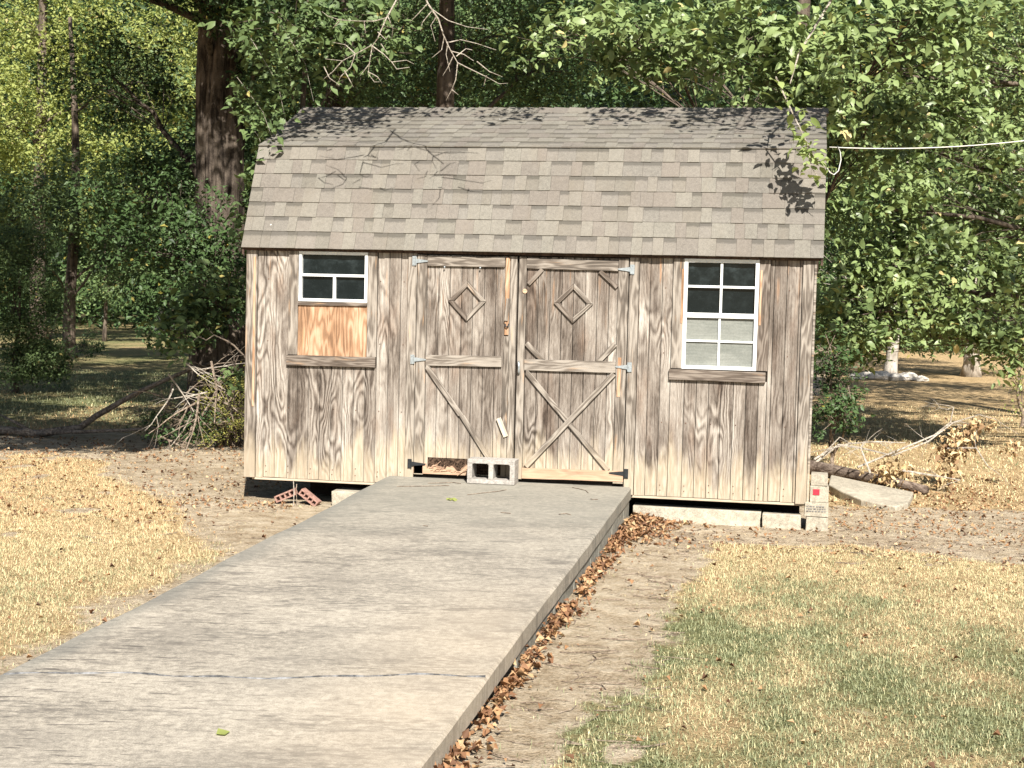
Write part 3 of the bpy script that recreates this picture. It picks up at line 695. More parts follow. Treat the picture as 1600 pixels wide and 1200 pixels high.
# gable and back walls
prof = [(-.015, 0), (.0, 1.985), (.345, 2.90), (1.525, 3.385)]
def prof_top(y):
    y = min(y, DEP-y)
    if y < .345: return 2.02+(y/.345)*.88
    return 2.90+(y-.345)/1.18*.47
for xg, s in ((0, -1), (W, 1)):
    m = MB(); y = .012
    while y < DEP-.02:
        y1 = min(y+.1016, DEP-.01); xa = xg if s < 0 else xg-.012
        m.hexa([(xa, y+.003, 0), (xa+.012, y+.003, 0), (xa+.012, y1-.003, 0), (xa, y1-.003, 0), (xa, y+.003, prof_top(y+.003)-.02), (xa+.012, y+.003, prof_top(y+.003)-.02), (xa+.012, y1-.003, prof_top(y1-.003)-.02), (xa, y1-.003, prof_top(y1-.003)-.02)])
        y = y1
    obj('gable_wall', m, M['siding'], shed)
    xc = xg+.014 if s < 0 else xg-.030
    m = MB(); n_ = 14
    poly = [(.04, 0.0)] + [(.04+(DEP-.08)*i/n_, prof_top(.04+(DEP-.08)*i/n_)-.05) for i in range(n_+1)] + [(DEP-.04, 0.0)]
    b = len(poly); m.v = [(xc, y, z) for y, z in poly]+[(xc+.016, y, z) for y, z in poly]
    m.face(tuple(range(b))); m.face(tuple(range(2*b-1, b-1, -1)))
    for i in range(b): m.face((i, i+b, (i+1) % b+b, (i+1) % b))
    obj('gable_backing', m, M['dark'], shed)
m = MB()
x = .0
while x < W-.02: m.box(x+.003, min(x+.0986, W), DEP-.012, DEP, 0, 2.0); x += .1016
obj('back_wall', m, M['siding'], shed); obj('back_backing', MB().box(.03, W-.03, DEP-.03, DEP-.014, 0, 2.0), M['dark'], shed)
obj('back_light_block', MB().box(.45, W, DEP-.1, DEP-.05, GZ-.05, -.04), M['dark'], shed)  # unseen skirt added to stop light showing under the shed

# roof: deck, fascia, rake boards, shingles
roof = sub('roof', 'gambrel roof of mottled tan-grey asphalt shingles')
RXL, RXR = -.029, W+.0675
E0, E1, E2 = Vector((0, -.060, 2.023)), Vector((0, .3354, 2.9272)), Vector((0, 1.525, 3.3950))
mir = lambda p: Vector((p.x, 3.05-p.y, p.z))
def deck(a, b, th=.018):
    d = (b-a).normalized(); n = Vector((0, -d.z, d.y)) if b.y > a.y else Vector((0, d.z, -d.y))
    if n.z < 0: n = -n
    m = MB(); q = []
    for X in (RXL+.006, RXR-.006):
        q.append([Vector((X, p.y, p.z)) for p in (a, b)])
    lo = [v - n*th for v in (q[0][0], q[1][0], q[1][1], q[0][1])]; hi = [q[0][0], q[1][0], q[1][1], q[0][1]]
    m.hexa(lo+hi); return m
for a, b in ((E0, E1), (E1, E2), (mir(E1), mir(E2)), (mir(E0), mir(E1))): obj('roof_deck', deck(a, b), M['fascia'], roof)
obj('fascia', MB().box(RXL+.01, RXR-.01, -.0205, -.003, 1.9855, 2.016), M['fascia'], roof)
obj('soffit', MB().box(.0, W, -.002, .03, 1.9856, 1.993), M['fascia'], roof)
for X in (RXL+.002, RXR-.020):
    pts = [E0, E1, E2, mir(E1), mir(E0)]
    m = MB()
    for a, b in zip(pts, pts[1:]):
        dn = Vector((0, 0, -.075)); o1 = -.012 if X < 0 else 0
        m.hexa([Vector((X, a.y, a.z))+dn, Vector((X+.018, a.y, a.z))+dn, Vector((X+.018, b.y, b.z))+dn, Vector((X, b.y, b.z))+dn,
                (X, a.y, a.z-.019), (X+.018, a.y, a.z-.019), (X+.018, b.y, b.z-.019), (X, b.y, b.z-.019)])
    obj('rake_board', m, M['fascia'], roof)
def shingle_quads(mb, base, d, n, x0, x1, v0, v1, t, mi=0, uvx=0.0):
    """wedge: thick at its lower edge; d = up the slope, n = normal"""
    P = lambda x, v, w_: (x, base.y+d.y*v+n.y*w_, base.z+d.z*v+n.z*w_)
    b = len(mb.v); e = random.uniform(-.0015, .0015); e2 = random.uniform(-.0015, .0015)
    mb.v += [P(x0, v0+e, .001), P(x1, v0+e2, .001), P(x1, v1, .0005), P(x0, v1, .0005), P(x0, v0+e, t), P(x1, v0+e2, t), P(x1, v1, .003), P(x0, v1, .003)]
    fs = ((4,5,6,7), (0,1,5,4), (1,2,6,5), (2,3,7,6), (3,0,4,7)); uvq = {0: (0,0), 1: (1,0), 2: (1,1), 3: (0,1), 4: (0,0), 5: (1,0), 6: (1,1), 7: (0,1)}
    for q in fs:
        mb.face(tuple(b+i for i in q), mi)
        for i in q: mb.uv.append((uvq[i][0], uvq[i][1]*1.21))
def course_pieces():
    x = RXL; kind = random.random() < .5; out = []
    while x < RXR-.001:
        if x == RXL: wd = random.uniform(.05, .17)
        else: wd = random.choice([.085, .105, .13, .155, .18]) * random.uniform(.93, 1.07)
        x1 = min(x+wd, RXR)
        if RXR-x1 < .05: x1 = RXR
        out.append((x, x1, kind)); kind = not kind if random.random() < .85 else kind; x = x1
    return out
def slope(a, b, nc, individual, count=[0]):
    d = (b-a).normalized(); n = Vector((0, -d.z, d.y));
    if n.z < 0: n = -n
    L = (b-a).length; e = L/nc; joined = MB()
    for k in range(nc):
        for x0, x1, proud in course_pieces():
            t = .0125 if proud else .0085
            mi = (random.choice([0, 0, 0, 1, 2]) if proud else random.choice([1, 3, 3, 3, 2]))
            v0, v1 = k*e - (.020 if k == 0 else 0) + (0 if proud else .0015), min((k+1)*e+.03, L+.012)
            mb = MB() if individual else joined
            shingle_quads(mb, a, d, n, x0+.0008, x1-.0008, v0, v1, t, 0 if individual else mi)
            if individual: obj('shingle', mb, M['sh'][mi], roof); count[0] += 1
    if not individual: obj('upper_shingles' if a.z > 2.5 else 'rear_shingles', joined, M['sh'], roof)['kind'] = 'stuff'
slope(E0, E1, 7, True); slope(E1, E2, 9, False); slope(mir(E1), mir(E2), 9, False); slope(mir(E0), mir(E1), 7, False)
x = RXL; q = 0
while x < RXR:
    x1 = min(x+.145, RXR); t = .012
    m = MB(); y0, y1 = 1.525-.14, 1.525+.14
    zr, ze = 3.395+.022, 3.395-.042
    m.v = [(x, y0, ze), (x1+.02, y0, ze-.004), (x1+.02, 1.525, zr-.008), (x, 1.525, zr+.002), (x, y1, ze), (x1+.02, y1, ze-.004), (x, y0, ze-.012), (x1+.02, y0, ze-.012), (x, 1.525, zr-.02), (x, y1, ze-.012)]
    m.f = [(0,1,2,3), (3,2,5,4), (6,7,1,0), (6,0,3,8), (8,3,4,9)]; m.mi = [0]*5
    m.uv = [(0, 0)]*20
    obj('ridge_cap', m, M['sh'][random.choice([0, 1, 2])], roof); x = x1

# ------------------------------------------------------------------ blocks, bricks, footings
def hollow_block(name, label, loc, rot=(0,0,0), dims=(.40, .195, .195), cores=2):
    """two-core block lying so that its cores open to the front"""
    t = thing(name, label, 'concrete block'); L, Dp, Hh = dims; wl_ = .042; n_ = cores
    cw = (L-wl_*(n_+1))/n_; m = MB(); r = .012
    def ring(x0, x1, z0, z1, c=.0):
        return [(x0+c, z0), (x1-c, z0), (x1, z0+c), (x1, z1-c), (x1-c, z1), (x0+c, z1), (x0, z1-c), (x0, z0+c)]
    m.box(-L/2, L/2, 0, Dp, 0, wl_*.85); m.box(-L/2, L/2, 0, Dp, Hh-wl_*.85, Hh)
    for i in range(n_+1):
        x0 = -L/2+i*(cw+wl_); m.box(x0, x0+wl_, .0004, Dp, wl_*.85, Hh-wl_*.85)
    for i in range(n_):                                     # chamfers in the core corners
        x0 = -L/2+wl_+i*(cw+wl_); x1 = x0+cw; z0, z1 = wl_*.85, Hh-wl_*.85
        for (cx, cz, sx, sz) in ((x0, z0, 1, 1), (x1, z0, -1, 1), (x0, z1, 1, -1), (x1, z1, -1, -1)):
            p = [(cx, cz), (cx+sx*r, cz), (cx, cz+sz*r)]
            if sx*sz < 0: p = p[::-1]
            m.prism(p, .001, Dp-.001)
    o = obj('body', m, M['block'], t, bevel=.004); t.location = loc; t.rotation_euler = rot; return t
hollow_block('cinder_block', 'grey two-hole cinder block standing on the ramp against the doors', (2.263, -.235, rz(-.2)+.002), (0, 0, .01), (.405, .195, .205))

def solid(name, label, cat, x0, x1, y0, y1, z0, z1, mat, group=None, rot=(0,0,0), j=.006, bev=.006):
    cx, cy = (x0+x1)/2, (y0+y1)/2; m = MB()
    q = lambda: random.uniform(-j, j)
    a, b, c = (x1-x0)/2, (y1-y0)/2, z1-z0
    m.hexa([(-a+q(),-b+q(),0),(a+q(),-b+q(),0),(a+q(),b+q(),0),(-a+q(),b+q(),0),(-a+q(),-b+q(),c+q()),(a+q(),-b+q(),c+q()),(a+q(),b+q(),c+q()),(-a+q(),b+q(),c+q())])
    o = obj(name, m, mat, None, bevel=bev, loc=(cx, cy, z0), rot=rot); return tag(o, label, cat, group)
solid('concrete_footing', 'low concrete footing strip under the shed right of the ramp', 'footing', 3.44, 4.50, .02, .22, GZ-.06, -.098, M['conc'])
solid('concrete_footing', 'short square footing under the right front corner, at the foot of the block stack', 'footing', 4.515, 4.83, -.03, .18, GZ-.06, -.105, M['conc'])
solid('support_block', 'pale concrete block propping the shed left of the ramp', 'concrete block', .82, 1.30, -.05, .20, GZ-.05, -.085, M['conc'])
z = GZ-.03; gs = 'concrete blocks stacked at the right corner of the shed'
zb = [GZ-.03, -.105, .012, .150, .245]
labs = ['bottom block of the stack at the right shed corner, half in the dirt', 'second block up in the corner stack, with faded print on its face',
        'third block up in the corner stack, marked with a red tag', 'small top block of the stack beside the right corner board']
st = []
for i in range(4):
    x0, x1 = [(4.870, 5.045), (4.835, 5.045), (4.893, 5.040), (4.900, 5.035)][i]
    if i == 1: x0 = 4.855
    yy = -.045 if i < 2 else -.03
    st.append(solid('stacked_block', labs[i], 'concrete block', x0, x1, yy, yy+.2, zb[i]+.002, zb[i+1]-.001, M['conc'], gs, (0, 0, random.uniform(-.02, .02)), .003, .004))
b2 = st[2]; m = MB(); m.box(-.050, .002, -.1055, -.101, .062, .108); obj('red_tag', m, M['redtape'], b2)
m = MB()
for r_ in range(3):
    x = -.08
    while x < .07: wd = random.uniform(.006, .02); m.box(x, min(x+wd, .075), -.1045, -.101, .082-r_*.02, .090-r_*.02); x += wd+random.uniform(.005, .015)
m = obj('faded_print', m, M['plasticgrey'], st[1])
# cored red bricks under the left corner
def cored_brick(label, loc, rot):
    L, Hh, Dp = .19, .058, .09; t = thing('cored_brick', label, 'brick', 'cored red bricks under the shed')
    m = MB(); m.box(-L/2, L/2, 0, Dp, 0, .013); m.box(-L/2, L/2, 0, Dp, Hh-.013, Hh)
    n_ = 4; cw = (L-.014*(n_+1))/n_
    for i in range(n_+1): x0 = -L/2+i*(cw+.014); m.box(x0, x0+.014, .0003, Dp, .013, Hh-.013)
    m.box(-L/2+.01, L/2-.01, .05, .055, .013, Hh-.013)
    obj('body', m, M['brick'], t, bevel=.0015); t.location = loc; t.rotation_euler = rot
cored_brick('red cored brick leaning up to the right under the shed', (.425, -.10, GZ+.045), (0, -.42, .1))
cored_brick('red cored brick sloping down to the right beside the pale block', (.600, -.08, GZ+.035), (0, .62, -.05))
m = MB(); m.tube([(.515, -.17, GZ-.03), (.512, -.15, GZ+.12), (.495, -.12, -.01)], .0035, 5); tag(obj('wire_stake', m, M['twig']), 'thin bent wire stake standing in front of the two red bricks', 'wire')
m = MB(); m.tube([(.535, -.13, GZ-.02), (.522, -.12, GZ+.12), (.518, -.10, GZ+.18)], .003, 5); tag(obj('wire_stake', m, M['twigd']), 'darker short wire stake close behind the first one by the red bricks', 'wire')
# broken slab and the log right of the shed
m = MB(); P = [(5.14, 3.35), (5.10, 2.45), (5.20, 2.10), (5.38, 1.66), (5.55, 1.50), (5.68, 1.40), (5.80, 1.66), (5.84, 1.9), (5.90, 2.35), (5.62, 2.72), (5.36, 3.08)]
t0 = [.03, .035, .02, .0, -.01, -.015, -.01, .0, .01, .015, .02]; b = len(P)
m.v = [(x, y, GZ-.04) for x, y in P]+[(x, y, GZ+.055+t) for (x, y), t in zip(P, t0)]
m.face(tuple(reversed(range(b)))); m.face(tuple(range(b, 2*b)))
for i in range(b): m.face((i, (i+1) % b, (i+1) % b+b, i+b))
tag(obj('broken_slab', m, M['conc'], bevel=.012), 'flat broken concrete slab lying on the dirt right of the shed', 'concrete slab')

def wobbly(p, q, n, amp):
    p, q = Vector(p), Vector(q); out = []
    for i in range(n+1):
        t = i/n; v = p.lerp(q, t)
        if 0 < i < n: v = v+Vector((random.uniform(-amp, amp), random.uniform(-amp, amp), random.uniform(-amp, amp)))
        out.append(v)
    return out
m = MB(); pts = wobbly((4.55, 4.55, GZ+.09), (6.05, 2.72, GZ+.045), 6, .012)
m.tube(pts, [.095-.009*i for i in range(7)], 14, rough=.07)
tag(obj('fallen_log', m, M['log'], smooth=True), 'dark fallen log behind the broken slab at right', 'log')

# ------------------------------------------------------------------ branches
def twiggy(mb, p, d, L, r, depth, spread=.6, grav=-.05, seg=5, child=3, ends=None, wig=.14):
    """a bare branch and its side twigs"""
    pts = [Vector(p)]; d = Vector(d).normalized(); rs = [r]
    for i in range(seg):
        d = (d+Vector((random.gauss(0, wig), random.gauss(0, wig), random.gauss(0, wig)+grav))).normalized()
        pts.append(pts[-1]+d*(L/seg)); rs.append(r*(1-.75*(i+1)/seg))
    mb.tube(pts, rs, 5 if r > .006 else 4, cap=False)
    if ends is not None: ends.append(pts[-1])
    if depth > 0:
        for c in range(child):
            k = random.randint(1, seg-1) if seg > 1 else 1
            dd = (pts[k+1]-pts[k]).normalized(); pr = Vector((random.gauss(0,1), random.gauss(0,1), random.gauss(0,1))); pr = (pr-dd*pr.dot(dd)).normalized()
            twiggy(mb, pts[k], dd+pr*spread*random.uniform(.7, 1.5), L*random.uniform(.4, .65), rs[k]*.62, depth-1, spread, grav, max(3, seg-1), child, ends, wig)
    return pts

# ------------------------------------------------------------------ trees
def tree(name, label, cat, base, height, r, crowns, bark_m, leaf_m, size, per=60, group=None, lean=(0, 0), trunk_n=12, twigs=True, shaggy=0, filt=True, limb_from=.35, crown_name='crown', hi=False, dens=1.0):
    """crowns: (x, y, z, rx, ry, rz, clumps[, clump radius])"""
    base = Vector(base); t = thing(name, label, cat, group, base); off = -base
    m = MB(); n_ = 18; pts = []; rad = []
    for i in range(n_+1):
        k = i/n_; pts.append(base+Vector((lean[0]*k+.10*math.sin(k*4+base.x)*min(1, k*3), lean[1]*k+.08*math.cos(k*5+base.y)*min(1, k*3), height*k)))
        rad.append(r*((1-.72*k)+.35*max(0, 1-k*height/.5)**2))
    if shaggy:
        # a fluted trunk with real ridges
        N, R_ = 56, 90; H_ = height
        vs_ = []; fs_ = []
        for i in range(R_+1):
            z = H_*i/R_; k = i/R_; cx = base.x+lean[0]*k; cy = base.y+lean[1]*k; rr = r*((1-.5*k)+.4*max(0, 1-z/.6)**2)
            for j in range(N):
                th = 2*math.pi*j/N
                f = mnoise.noise((math.cos(th)*4.2, math.sin(th)*4.2, z*.9))*.16+mnoise.noise((math.cos(th)*11, math.sin(th)*11, z*1.3))*.15+mnoise.noise((math.cos(th)*2, math.sin(th)*2, z*.4+5))*.14
                q = rr*(1+f); vs_.append((cx+math.cos(th)*q, cy+math.sin(th)*q, base.z-.05+z))
        m.v = vs_
        for i in range(R_):
            for j in range(N):
                j2 = (j+1) % N; m.face((i*N+j, i*N+j2, (i+1)*N+j2, (i+1)*N+j))
    else: m.tube([p-Vector((0, 0, .05)) if i == 0 else p for i, p in enumerate(pts)], rad, trunk_n, rough=.05)
    obj('trunk', m, bark_m, t, smooth=True, loc=off)
    AP = []; AT = []; AS = []
    for c in crowns:
        cx, cy, cz, rx, ry, rz_, nc = c[:7]; nc = max(3, int(nc*dens)); cr = c[7] if len(c) > 7 else .42
        sz = c[8] if len(c) > 8 else size; pr = c[9] if len(c) > 9 else per
        cen = Vector((cx, cy, cz))
        d = unit(rng.normal(size=(nc, 3))); rr_ = rng.uniform(.25, 1, (nc, 1))**.6
        cl = np.array([cx, cy, cz])+d*rr_*np.array([rx, ry, rz_])
        if filt: cl = cl[shade_ok(cl)]
        cl = cl[cl[:, 2] > GZ+.25]
        if len(cl) == 0: continue
        lim = MB()
        # limb from the trunk to the crown's centre
        hz = min(max(cz-.9-.25*math.hypot(cx-base.x, cy-base.y), height*limb_from*.6), height*.97)
        if math.hypot(cx-base.x, cy-base.y) > 3 or cz > 5.3: hz = min(cz-.2, height*.97)
        k = hz/height
        st_ = pts[min(n_, int(k*n_))]; mid = st_.lerp(cen, .5)+Vector((0, 0, .25))
        far = Vector(cl.mean(0)); lr = min(max(.012, r*.22), .06)
        lp = []
        for i in range(9):
            a = i/8; v = st_*(1-a)**2+mid*(2*a*(1-a))+far*a*a
            lp.append(v+Vector((random.gauss(0, .03), random.gauss(0, .03), random.gauss(0, .03))) if 0 < i else v)
        lim.tube(lp, [lr*(1-.7*i/8) for i in range(9)], 7, cap=False)
        if twigs:
            for q in cl[:min(len(cl), 22)]:
                q = Vector(q); s0 = lp[random.randint(4, 8)]; mm = s0.lerp(q, .55)+Vector((random.gauss(0, .08), random.gauss(0, .08), .10))
                lim.tube([s0, mm, q], [min(lr*.3, .008), .005, .003], 4, cap=False)
        obj('limb', lim, bark_m, t, smooth=True, loc=off)
        P, ti = clump_leaves(cl, rng.uniform(.6, 1.25, len(cl))*cr, pr, sz)
        if filt:
            ok = shade_ok(P); P, ti = P[ok], ti[ok]
        AP.append(P); AT.append(ti); AS.append(np.full((len(P), 1), sz))
    if AP:
        P = np.concatenate(AP); ti = np.concatenate(AT); S = np.concatenate(AS)
        V, F = leaf_arrays(P, S, hi=hi); o = fast(crown_name, V, F, leaf_m, t, np.repeat(ti, 7 if hi else 4)); o.location = off
    return t

def cr(px, py, Y, rx, ry, rz_, n, *a):
    p = at(px, py, Y); return (p.x, p.y, p.z, rx, ry, rz_, n, *a)

# big shaggy tree left of the shed
tree('shade_tree', 'massive tree with thick shaggy trunk left of the shed', 'tree', (-3.30, 7.6, GZ), 11, .39,
     [cr(270, 400, 6.6, .95, .9, 1.25, 75, .30), cr(215, 300, 7.5, .9, .9, .7, 45, .3), cr(330, 440, 5.9, .55, .5, .8, 34, .28), cr(300, 250, 8.8, 1.6, .7, .8, 35, .34),
      cr(180, 120, 8.5, 1.1, 1, .8, 48, .34), cr(440, 70, 7.2, .6, .8, .9, 50, .3), cr(420, 300, 8.2, .6, .5, 1.2, 40, .3),
      (-1.8, -.9, 5.7, 3.6, 1.6, .6, 230, .5, .15, 45), (-6.2, 1.2, 6.0, 3.2, 2.4, .8, 230, .5, .15, 45), (-4.0, 5.5, 7.6, 4.2, 3.6, 1.5, 260, .55, .15, 45), cr(330, -20, 6.4, 1.0, .5, .5, 40, .35), (-2.0, -2.4, 6.4, 3.6, 1.5, .9, 200, .45, .15, 42), (-8, 7, 9.0, 5, 5, 1.8, 300, .65, .2, 44), (-13, 14, 10.5, 6, 6, 1.8, 260, .75, .25, 44), (-6, 0, 8.5, 3, 3, 1.4, 90, .55, .15, 40)],  # farthest high crowns are unseen, added to shade the woods below
     M['bark'], M['leaf_d'], .085, 62, shaggy=1)
# leafy limbs of a lighter tree close to the roof's left end
tree('young_tree', 'slim tree with broad light leaves at the left end of the shed roof', 'tree', (-1.45, 4.3, GZ), 5.2, .07,
     [cr(455, 60, 3.6, .75, .6, .60, 50, .26), cr(420, 190, 3.9, .42, .45, .45, 30, .24), cr(405, 330, 4.2, .28, .3, .5, 18, .22), cr(560, 60, 4.6, .8, .5, .5, 30, .26),
      cr(330, 470, 4.4, .50, .4, .45, 30, .24), cr(300, 520, 4.0, .42, .4, .28, 17, .22), cr(375, 540, 3.6, .2, .3, .5, 14, .2)],
     M['bark2'], M['leaf'], .115, 26, lean=(.5, 0), hi=True)
# trees behind the shed
tree('oak_tree', 'dark trunked tree behind the roof, second trunk from the left', 'tree', (at(520, 300, 9).x, 9, GZ), 9.5, .22,
     [cr(560, 90, 8.6, 1.2, .8, .9, 70, .36), cr(640, 60, 10.5, 1.5, 1, 1.1, 75, .4), cr(480, 140, 9.8, .9, .8, .6, 40, .36), (-.5, 6.2, 7.6, 4.2, 1.8, 1.0, 200, .6, .17, 42), (-2, 12.5, 8.8, 6, 3, 1.2, 240, .7, .22, 42)],  # last two crowns are out of view, added to shade foliage behind the roof
     M['bark2'], M['leaf'], .075, 52)
tree('oak_tree', 'reddish brown trunked tree behind the middle of the roof', 'tree', (at(682, 300, 8.5).x, 8.5, GZ), 9.5, .20,
     [cr(760, 60, 9, 1.4, .8, .9, 80, .38), cr(700, 150, 10.5, 1.6, .8, .5, 50, .34), cr(850, 90, 9.5, 1.0, .8, .9, 60, .36), (3.6, 6.0, 7.6, 3.8, 1.8, 1.0, 170, .6, .17, 42), (3, 12.5, 8.8, 6, 3, 1.2, 240, .7, .22, 42)],  # last two high crowns are unseen too, added to darken foliage and thicket
     M['bark2'], M['leaf'], .075, 52)
tree('mulberry_tree', 'tree with bright broad leaves leaning over the right end of the roof', 'tree', (4.6, 5.2, GZ), 7.5, .15,
     [cr(1010, 60, 3.0, .75, .6, .50, 50, .28), cr(1160, 70, 2.2, .70, .6, .50, 56, .28), cr(1290, 120, 2.2, .60, .55, .60, 52, .27), cr(1400, 40, 3.2, .9, .7, .5, 56, .3), cr(930, 60, 6.2, 1.1, .7, .5, 26, .30),
      cr(1090, 90, 6.4, 1.2, .6, .5, 20, .30), cr(1230, 160, 4.6, .5, .5, .5, 24, .28), cr(1360, 200, 4.6, .55, .6, .6, 46, .28)],
     M['bark2'], M['leaf_b'], .125, 24, filt=False, hi=True)
tree('broad_tree', 'wide leafy tree drooping low over the lawn at right', 'tree', (10.6, 9.6, GZ), 9, .28,
     [cr(1380, 330, 7.2, .95, .9, 1.0, 92, .34), cr(1480, 250, 8.2, 1.1, .9, 1.0, 95, .34), cr(1500, 450, 7.6, 1.15, .9, .8, 100, .33), cr(1360, 480, 7.0, .75, .8, .60, 66, .30), cr(1590, 380, 8.5, .8, .9, 1.2, 80, .34),
      cr(1560, 110, 9.0, 1.4, 1, 1.0, 90, .36), cr(1420, 120, 8.6, 1.1, .9, .9, 80, .36), cr(1320, 520, 7.6, .42, .6, .42, 28, .28), cr(1590, 540, 7.4, .5, .6, .35, 26, .28), (9, 8.5, 8.4, 4, 3, 1.6, 150, .6, .15, 40), (7, 14, 9.2, 6, 3, 1.3, 230, .7, .22, 40), (10, 1, 8.8, 2.5, 2, 1, 40, .6, .15, 36)],  # wide high crown further back is unseen, added to shade the thicket
     M['bark2'], M['leaf_b'], .120, 40, hi=True, dens=.78)
# overhanging twigs above the roof: cast the leaf shadows on the ridge
ov = thing('overhanging_branch', 'leafy branch hanging down over the right end of the roof', 'branch')
m = MB(); ends = []
P = []
def leafy(path, r0, n, rad, m=m):
    m.tube(path, [r0*(1-.7*i/(len(path)-1)) for i in range(len(path))], 5, cap=False)
    for i in range(n):
        a = Vector(path[min(len(path)-2, int(random.random()*(len(path)-1)))]); b = Vector(path[min(len(path)-1, 1+int(random.random()*(len(path)-1)))])
        q = a.lerp(b, random.random())+Vector((random.gauss(0, rad), random.gauss(0, rad), random.gauss(0, rad)))
        P.append(tuple(q))
leafy([(5.1, .9, 4.6), (4.9, .35, 4.1), (4.68, .0, 3.66), (4.62, -.12, 3.40)], .014, 26, .10)
leafy([at(1212, 120, -.05), at(1240, 180, -.1), at(1262, 225, -.14), at(1268, 262, -.15), at(1290, 292, -.16)], .007, 84, .062)
leafy([at(1262, 225, -.14), at(1275, 250, -.1), at(1300, 270, 0)], .005, 14, .04)
def ridge_twigs(x0, x1, n, ylo, yhi, zc):
    for i in range(n):
        x = random.uniform(x0, x1); y = random.uniform(ylo, yhi); z_ = zc+random.uniform(-.05, .3)
        leafy([(x+.1, y+.5, z_+.5), (x, y, z_+.15), (x-.1, y-.15, z_-.05)], .006, 12, .12)
V, F = leaf_arrays(np.array(P), .10, hi=True); obj('twigs', m, M['twig'], ov); fast('leaves', V, F, M['leaf_n'], ov, np.repeat(rng.uniform(.1, .93, len(P)), 7))
hl = thing('overhanging_branch', 'high leafy branch above the left end of the roof', 'branch')
m = MB(); P = []
def leafy2(x0, x1, n, ylo, yhi, z0, z1, per=12, rad=.10):
    for i in range(n):
        x = random.uniform(x0, x1); y = random.uniform(ylo, yhi); z_ = random.uniform(z0, z1)
        leafy([(x+.1, y+.5, z_+.4), (x, y, z_+.12), (x-.1, y-.15, z_-.05)], .006, per, rad, m)
leafy2(.10, 1.35, 56, -1.0, .35, 4.34, 4.58, 18)
for a_, b_, c_ in (((392, 60), (425, 130), (448, 196)), ((370, 120), (402, 175), (425, 215)), ((440, 40), (468, 100), (490, 158)), ((380, 180), (396, 215), (412, 240))):
    leafy([at(*a_, .9), at(b_[0]+9, b_[1], .5), at(*c_, .30)], .0028, 75, .085, m)
leafy2(1.4, 3.0, 15, -.20, .40, 4.40, 4.60, 15)
m.tube([(-1.2, 3.5, 5.1), (-.4, 1.6, 5.1), (.5, .9, 5.0), (2.4, .9, 4.95)], [.04, .03, .02, .008], 6)
V, F = leaf_arrays(np.array(P), .09); obj('twigs', m, M['twig'], hl); fast('leaves', V, F, M['leaf'], hl, np.repeat(rng.uniform(.1, .93, len(P)), 4))
hr = thing('overhanging_branch', 'leafy branch along the top of the roof at centre right', 'branch')
m = MB(); P = []
leafy2(3.3, 4.4, 17, -.15, .45, 4.38, 4.60, 15); leafy2(4.2, 5.6, 50, -.45, .45, 4.36, 4.6, 15)
m.tube([(4.9, 4.2, 5.0), (5.0, 2.0, 5.1), (4.4, .9, 5.0), (2.8, .95, 4.9)], [.05, .035, .02, .008], 6)
V, F = leaf_arrays(np.array(P), .10); obj('twigs', m, M['twig'], hr); fast('leaves', V, F, M['leaf_b'], hr, np.repeat(rng.uniform(.2, .93, len(P)), 4))
# bare dead branches hanging before the foliage, top centre
def poly_branch(mb, chain, r0, Y0=-.7, dy=.03):
    pts = [at(x, y, Y0+dy*i) for i, (x, y) in enumerate(chain)]
    mb.tube(pts, [r0*(1-.65*i/(len(pts)-1)) for i in range(len(pts))], 6, cap=False); return pts
dl = thing('dead_branch', 'bare pale dead branch with drooping twigs, left one above the roof', 'branch', 'dead branches above the roof')
m = MB()
poly_branch(m, [(650, -120), (625, -10), (603, 30), (590, 60), (582, 72)], .0095)
for ch in ([(603, 28), (585, 33), (560, 33), (530, 31), (512, 25), (503, 18)], [(582, 70), (560, 82), (535, 95), (508, 92)], [(582, 70), (577, 100), (575, 115), (585, 128), (593, 128)],
           [(582, 72), (600, 85), (612, 97), (635, 94), (647, 100)], [(555, 84), (548, 105), (532, 120), (527, 132)], [(535, 95), (520, 112), (505, 124)], [(577, 100), (563, 118)],
           [(575, 112), (590, 120), (597, 130)], [(612, 97), (620, 108), (640, 105)], [(590, 50), (603, 62), (607, 55)], [(606, 25), (614, 45), (612, 60)], [(555, 84), (540, 70), (520, 66)], [(530, 33), (520, 44)],
           [(538, 110), (548, 128), (552, 136)], [(506, 104), (515, 122), (530, 133)], [(595, 68), (606, 84)], [(569, 33), (571, 52)]):
    poly_branch(m, ch, .0046, -.7+random.uniform(-.12, .15))
obj('twigs', m, M['twig'], dl)
dl = thing('dead_branch', 'bare pale dead branch forking to the right, above mid roof', 'branch', 'dead branches above the roof')
m = MB()
poly_branch(m, [(640, -110), (655, -30), (668, 5), (685, 30), (693, 55), (702, 75), (715, 98)], .0095)
for ch in ([(715, 98), (735, 108), (760, 120), (780, 131), (794, 130)], [(715, 98), (712, 125), (705, 142), (697, 157)], [(705, 80), (725, 85), (740, 95)], [(702, 66), (720, 62), (745, 68), (775, 78)],
           [(676, 15), (700, 32), (730, 42), (762, 46)], [(694, 58), (690, 78), (675, 90)], [(708, 88), (700, 105), (692, 118)], [(668, 6), (650, 25), (640, 35)], [(674, 18), (660, 35), (657, 48)],
           [(682, 26), (673, 40), (680, 65)], [(706, 140), (716, 148)], [(760, 118), (756, 134)], [(745, 96), (765, 112), (785, 120)], [(713, 88), (728, 76), (738, 78)], [(700, 65), (697, 85), (703, 112)]):
    poly_branch(m, ch, .0046, -.7+random.uniform(-.12, .15))
obj('twigs', m, M['twig'], dl)

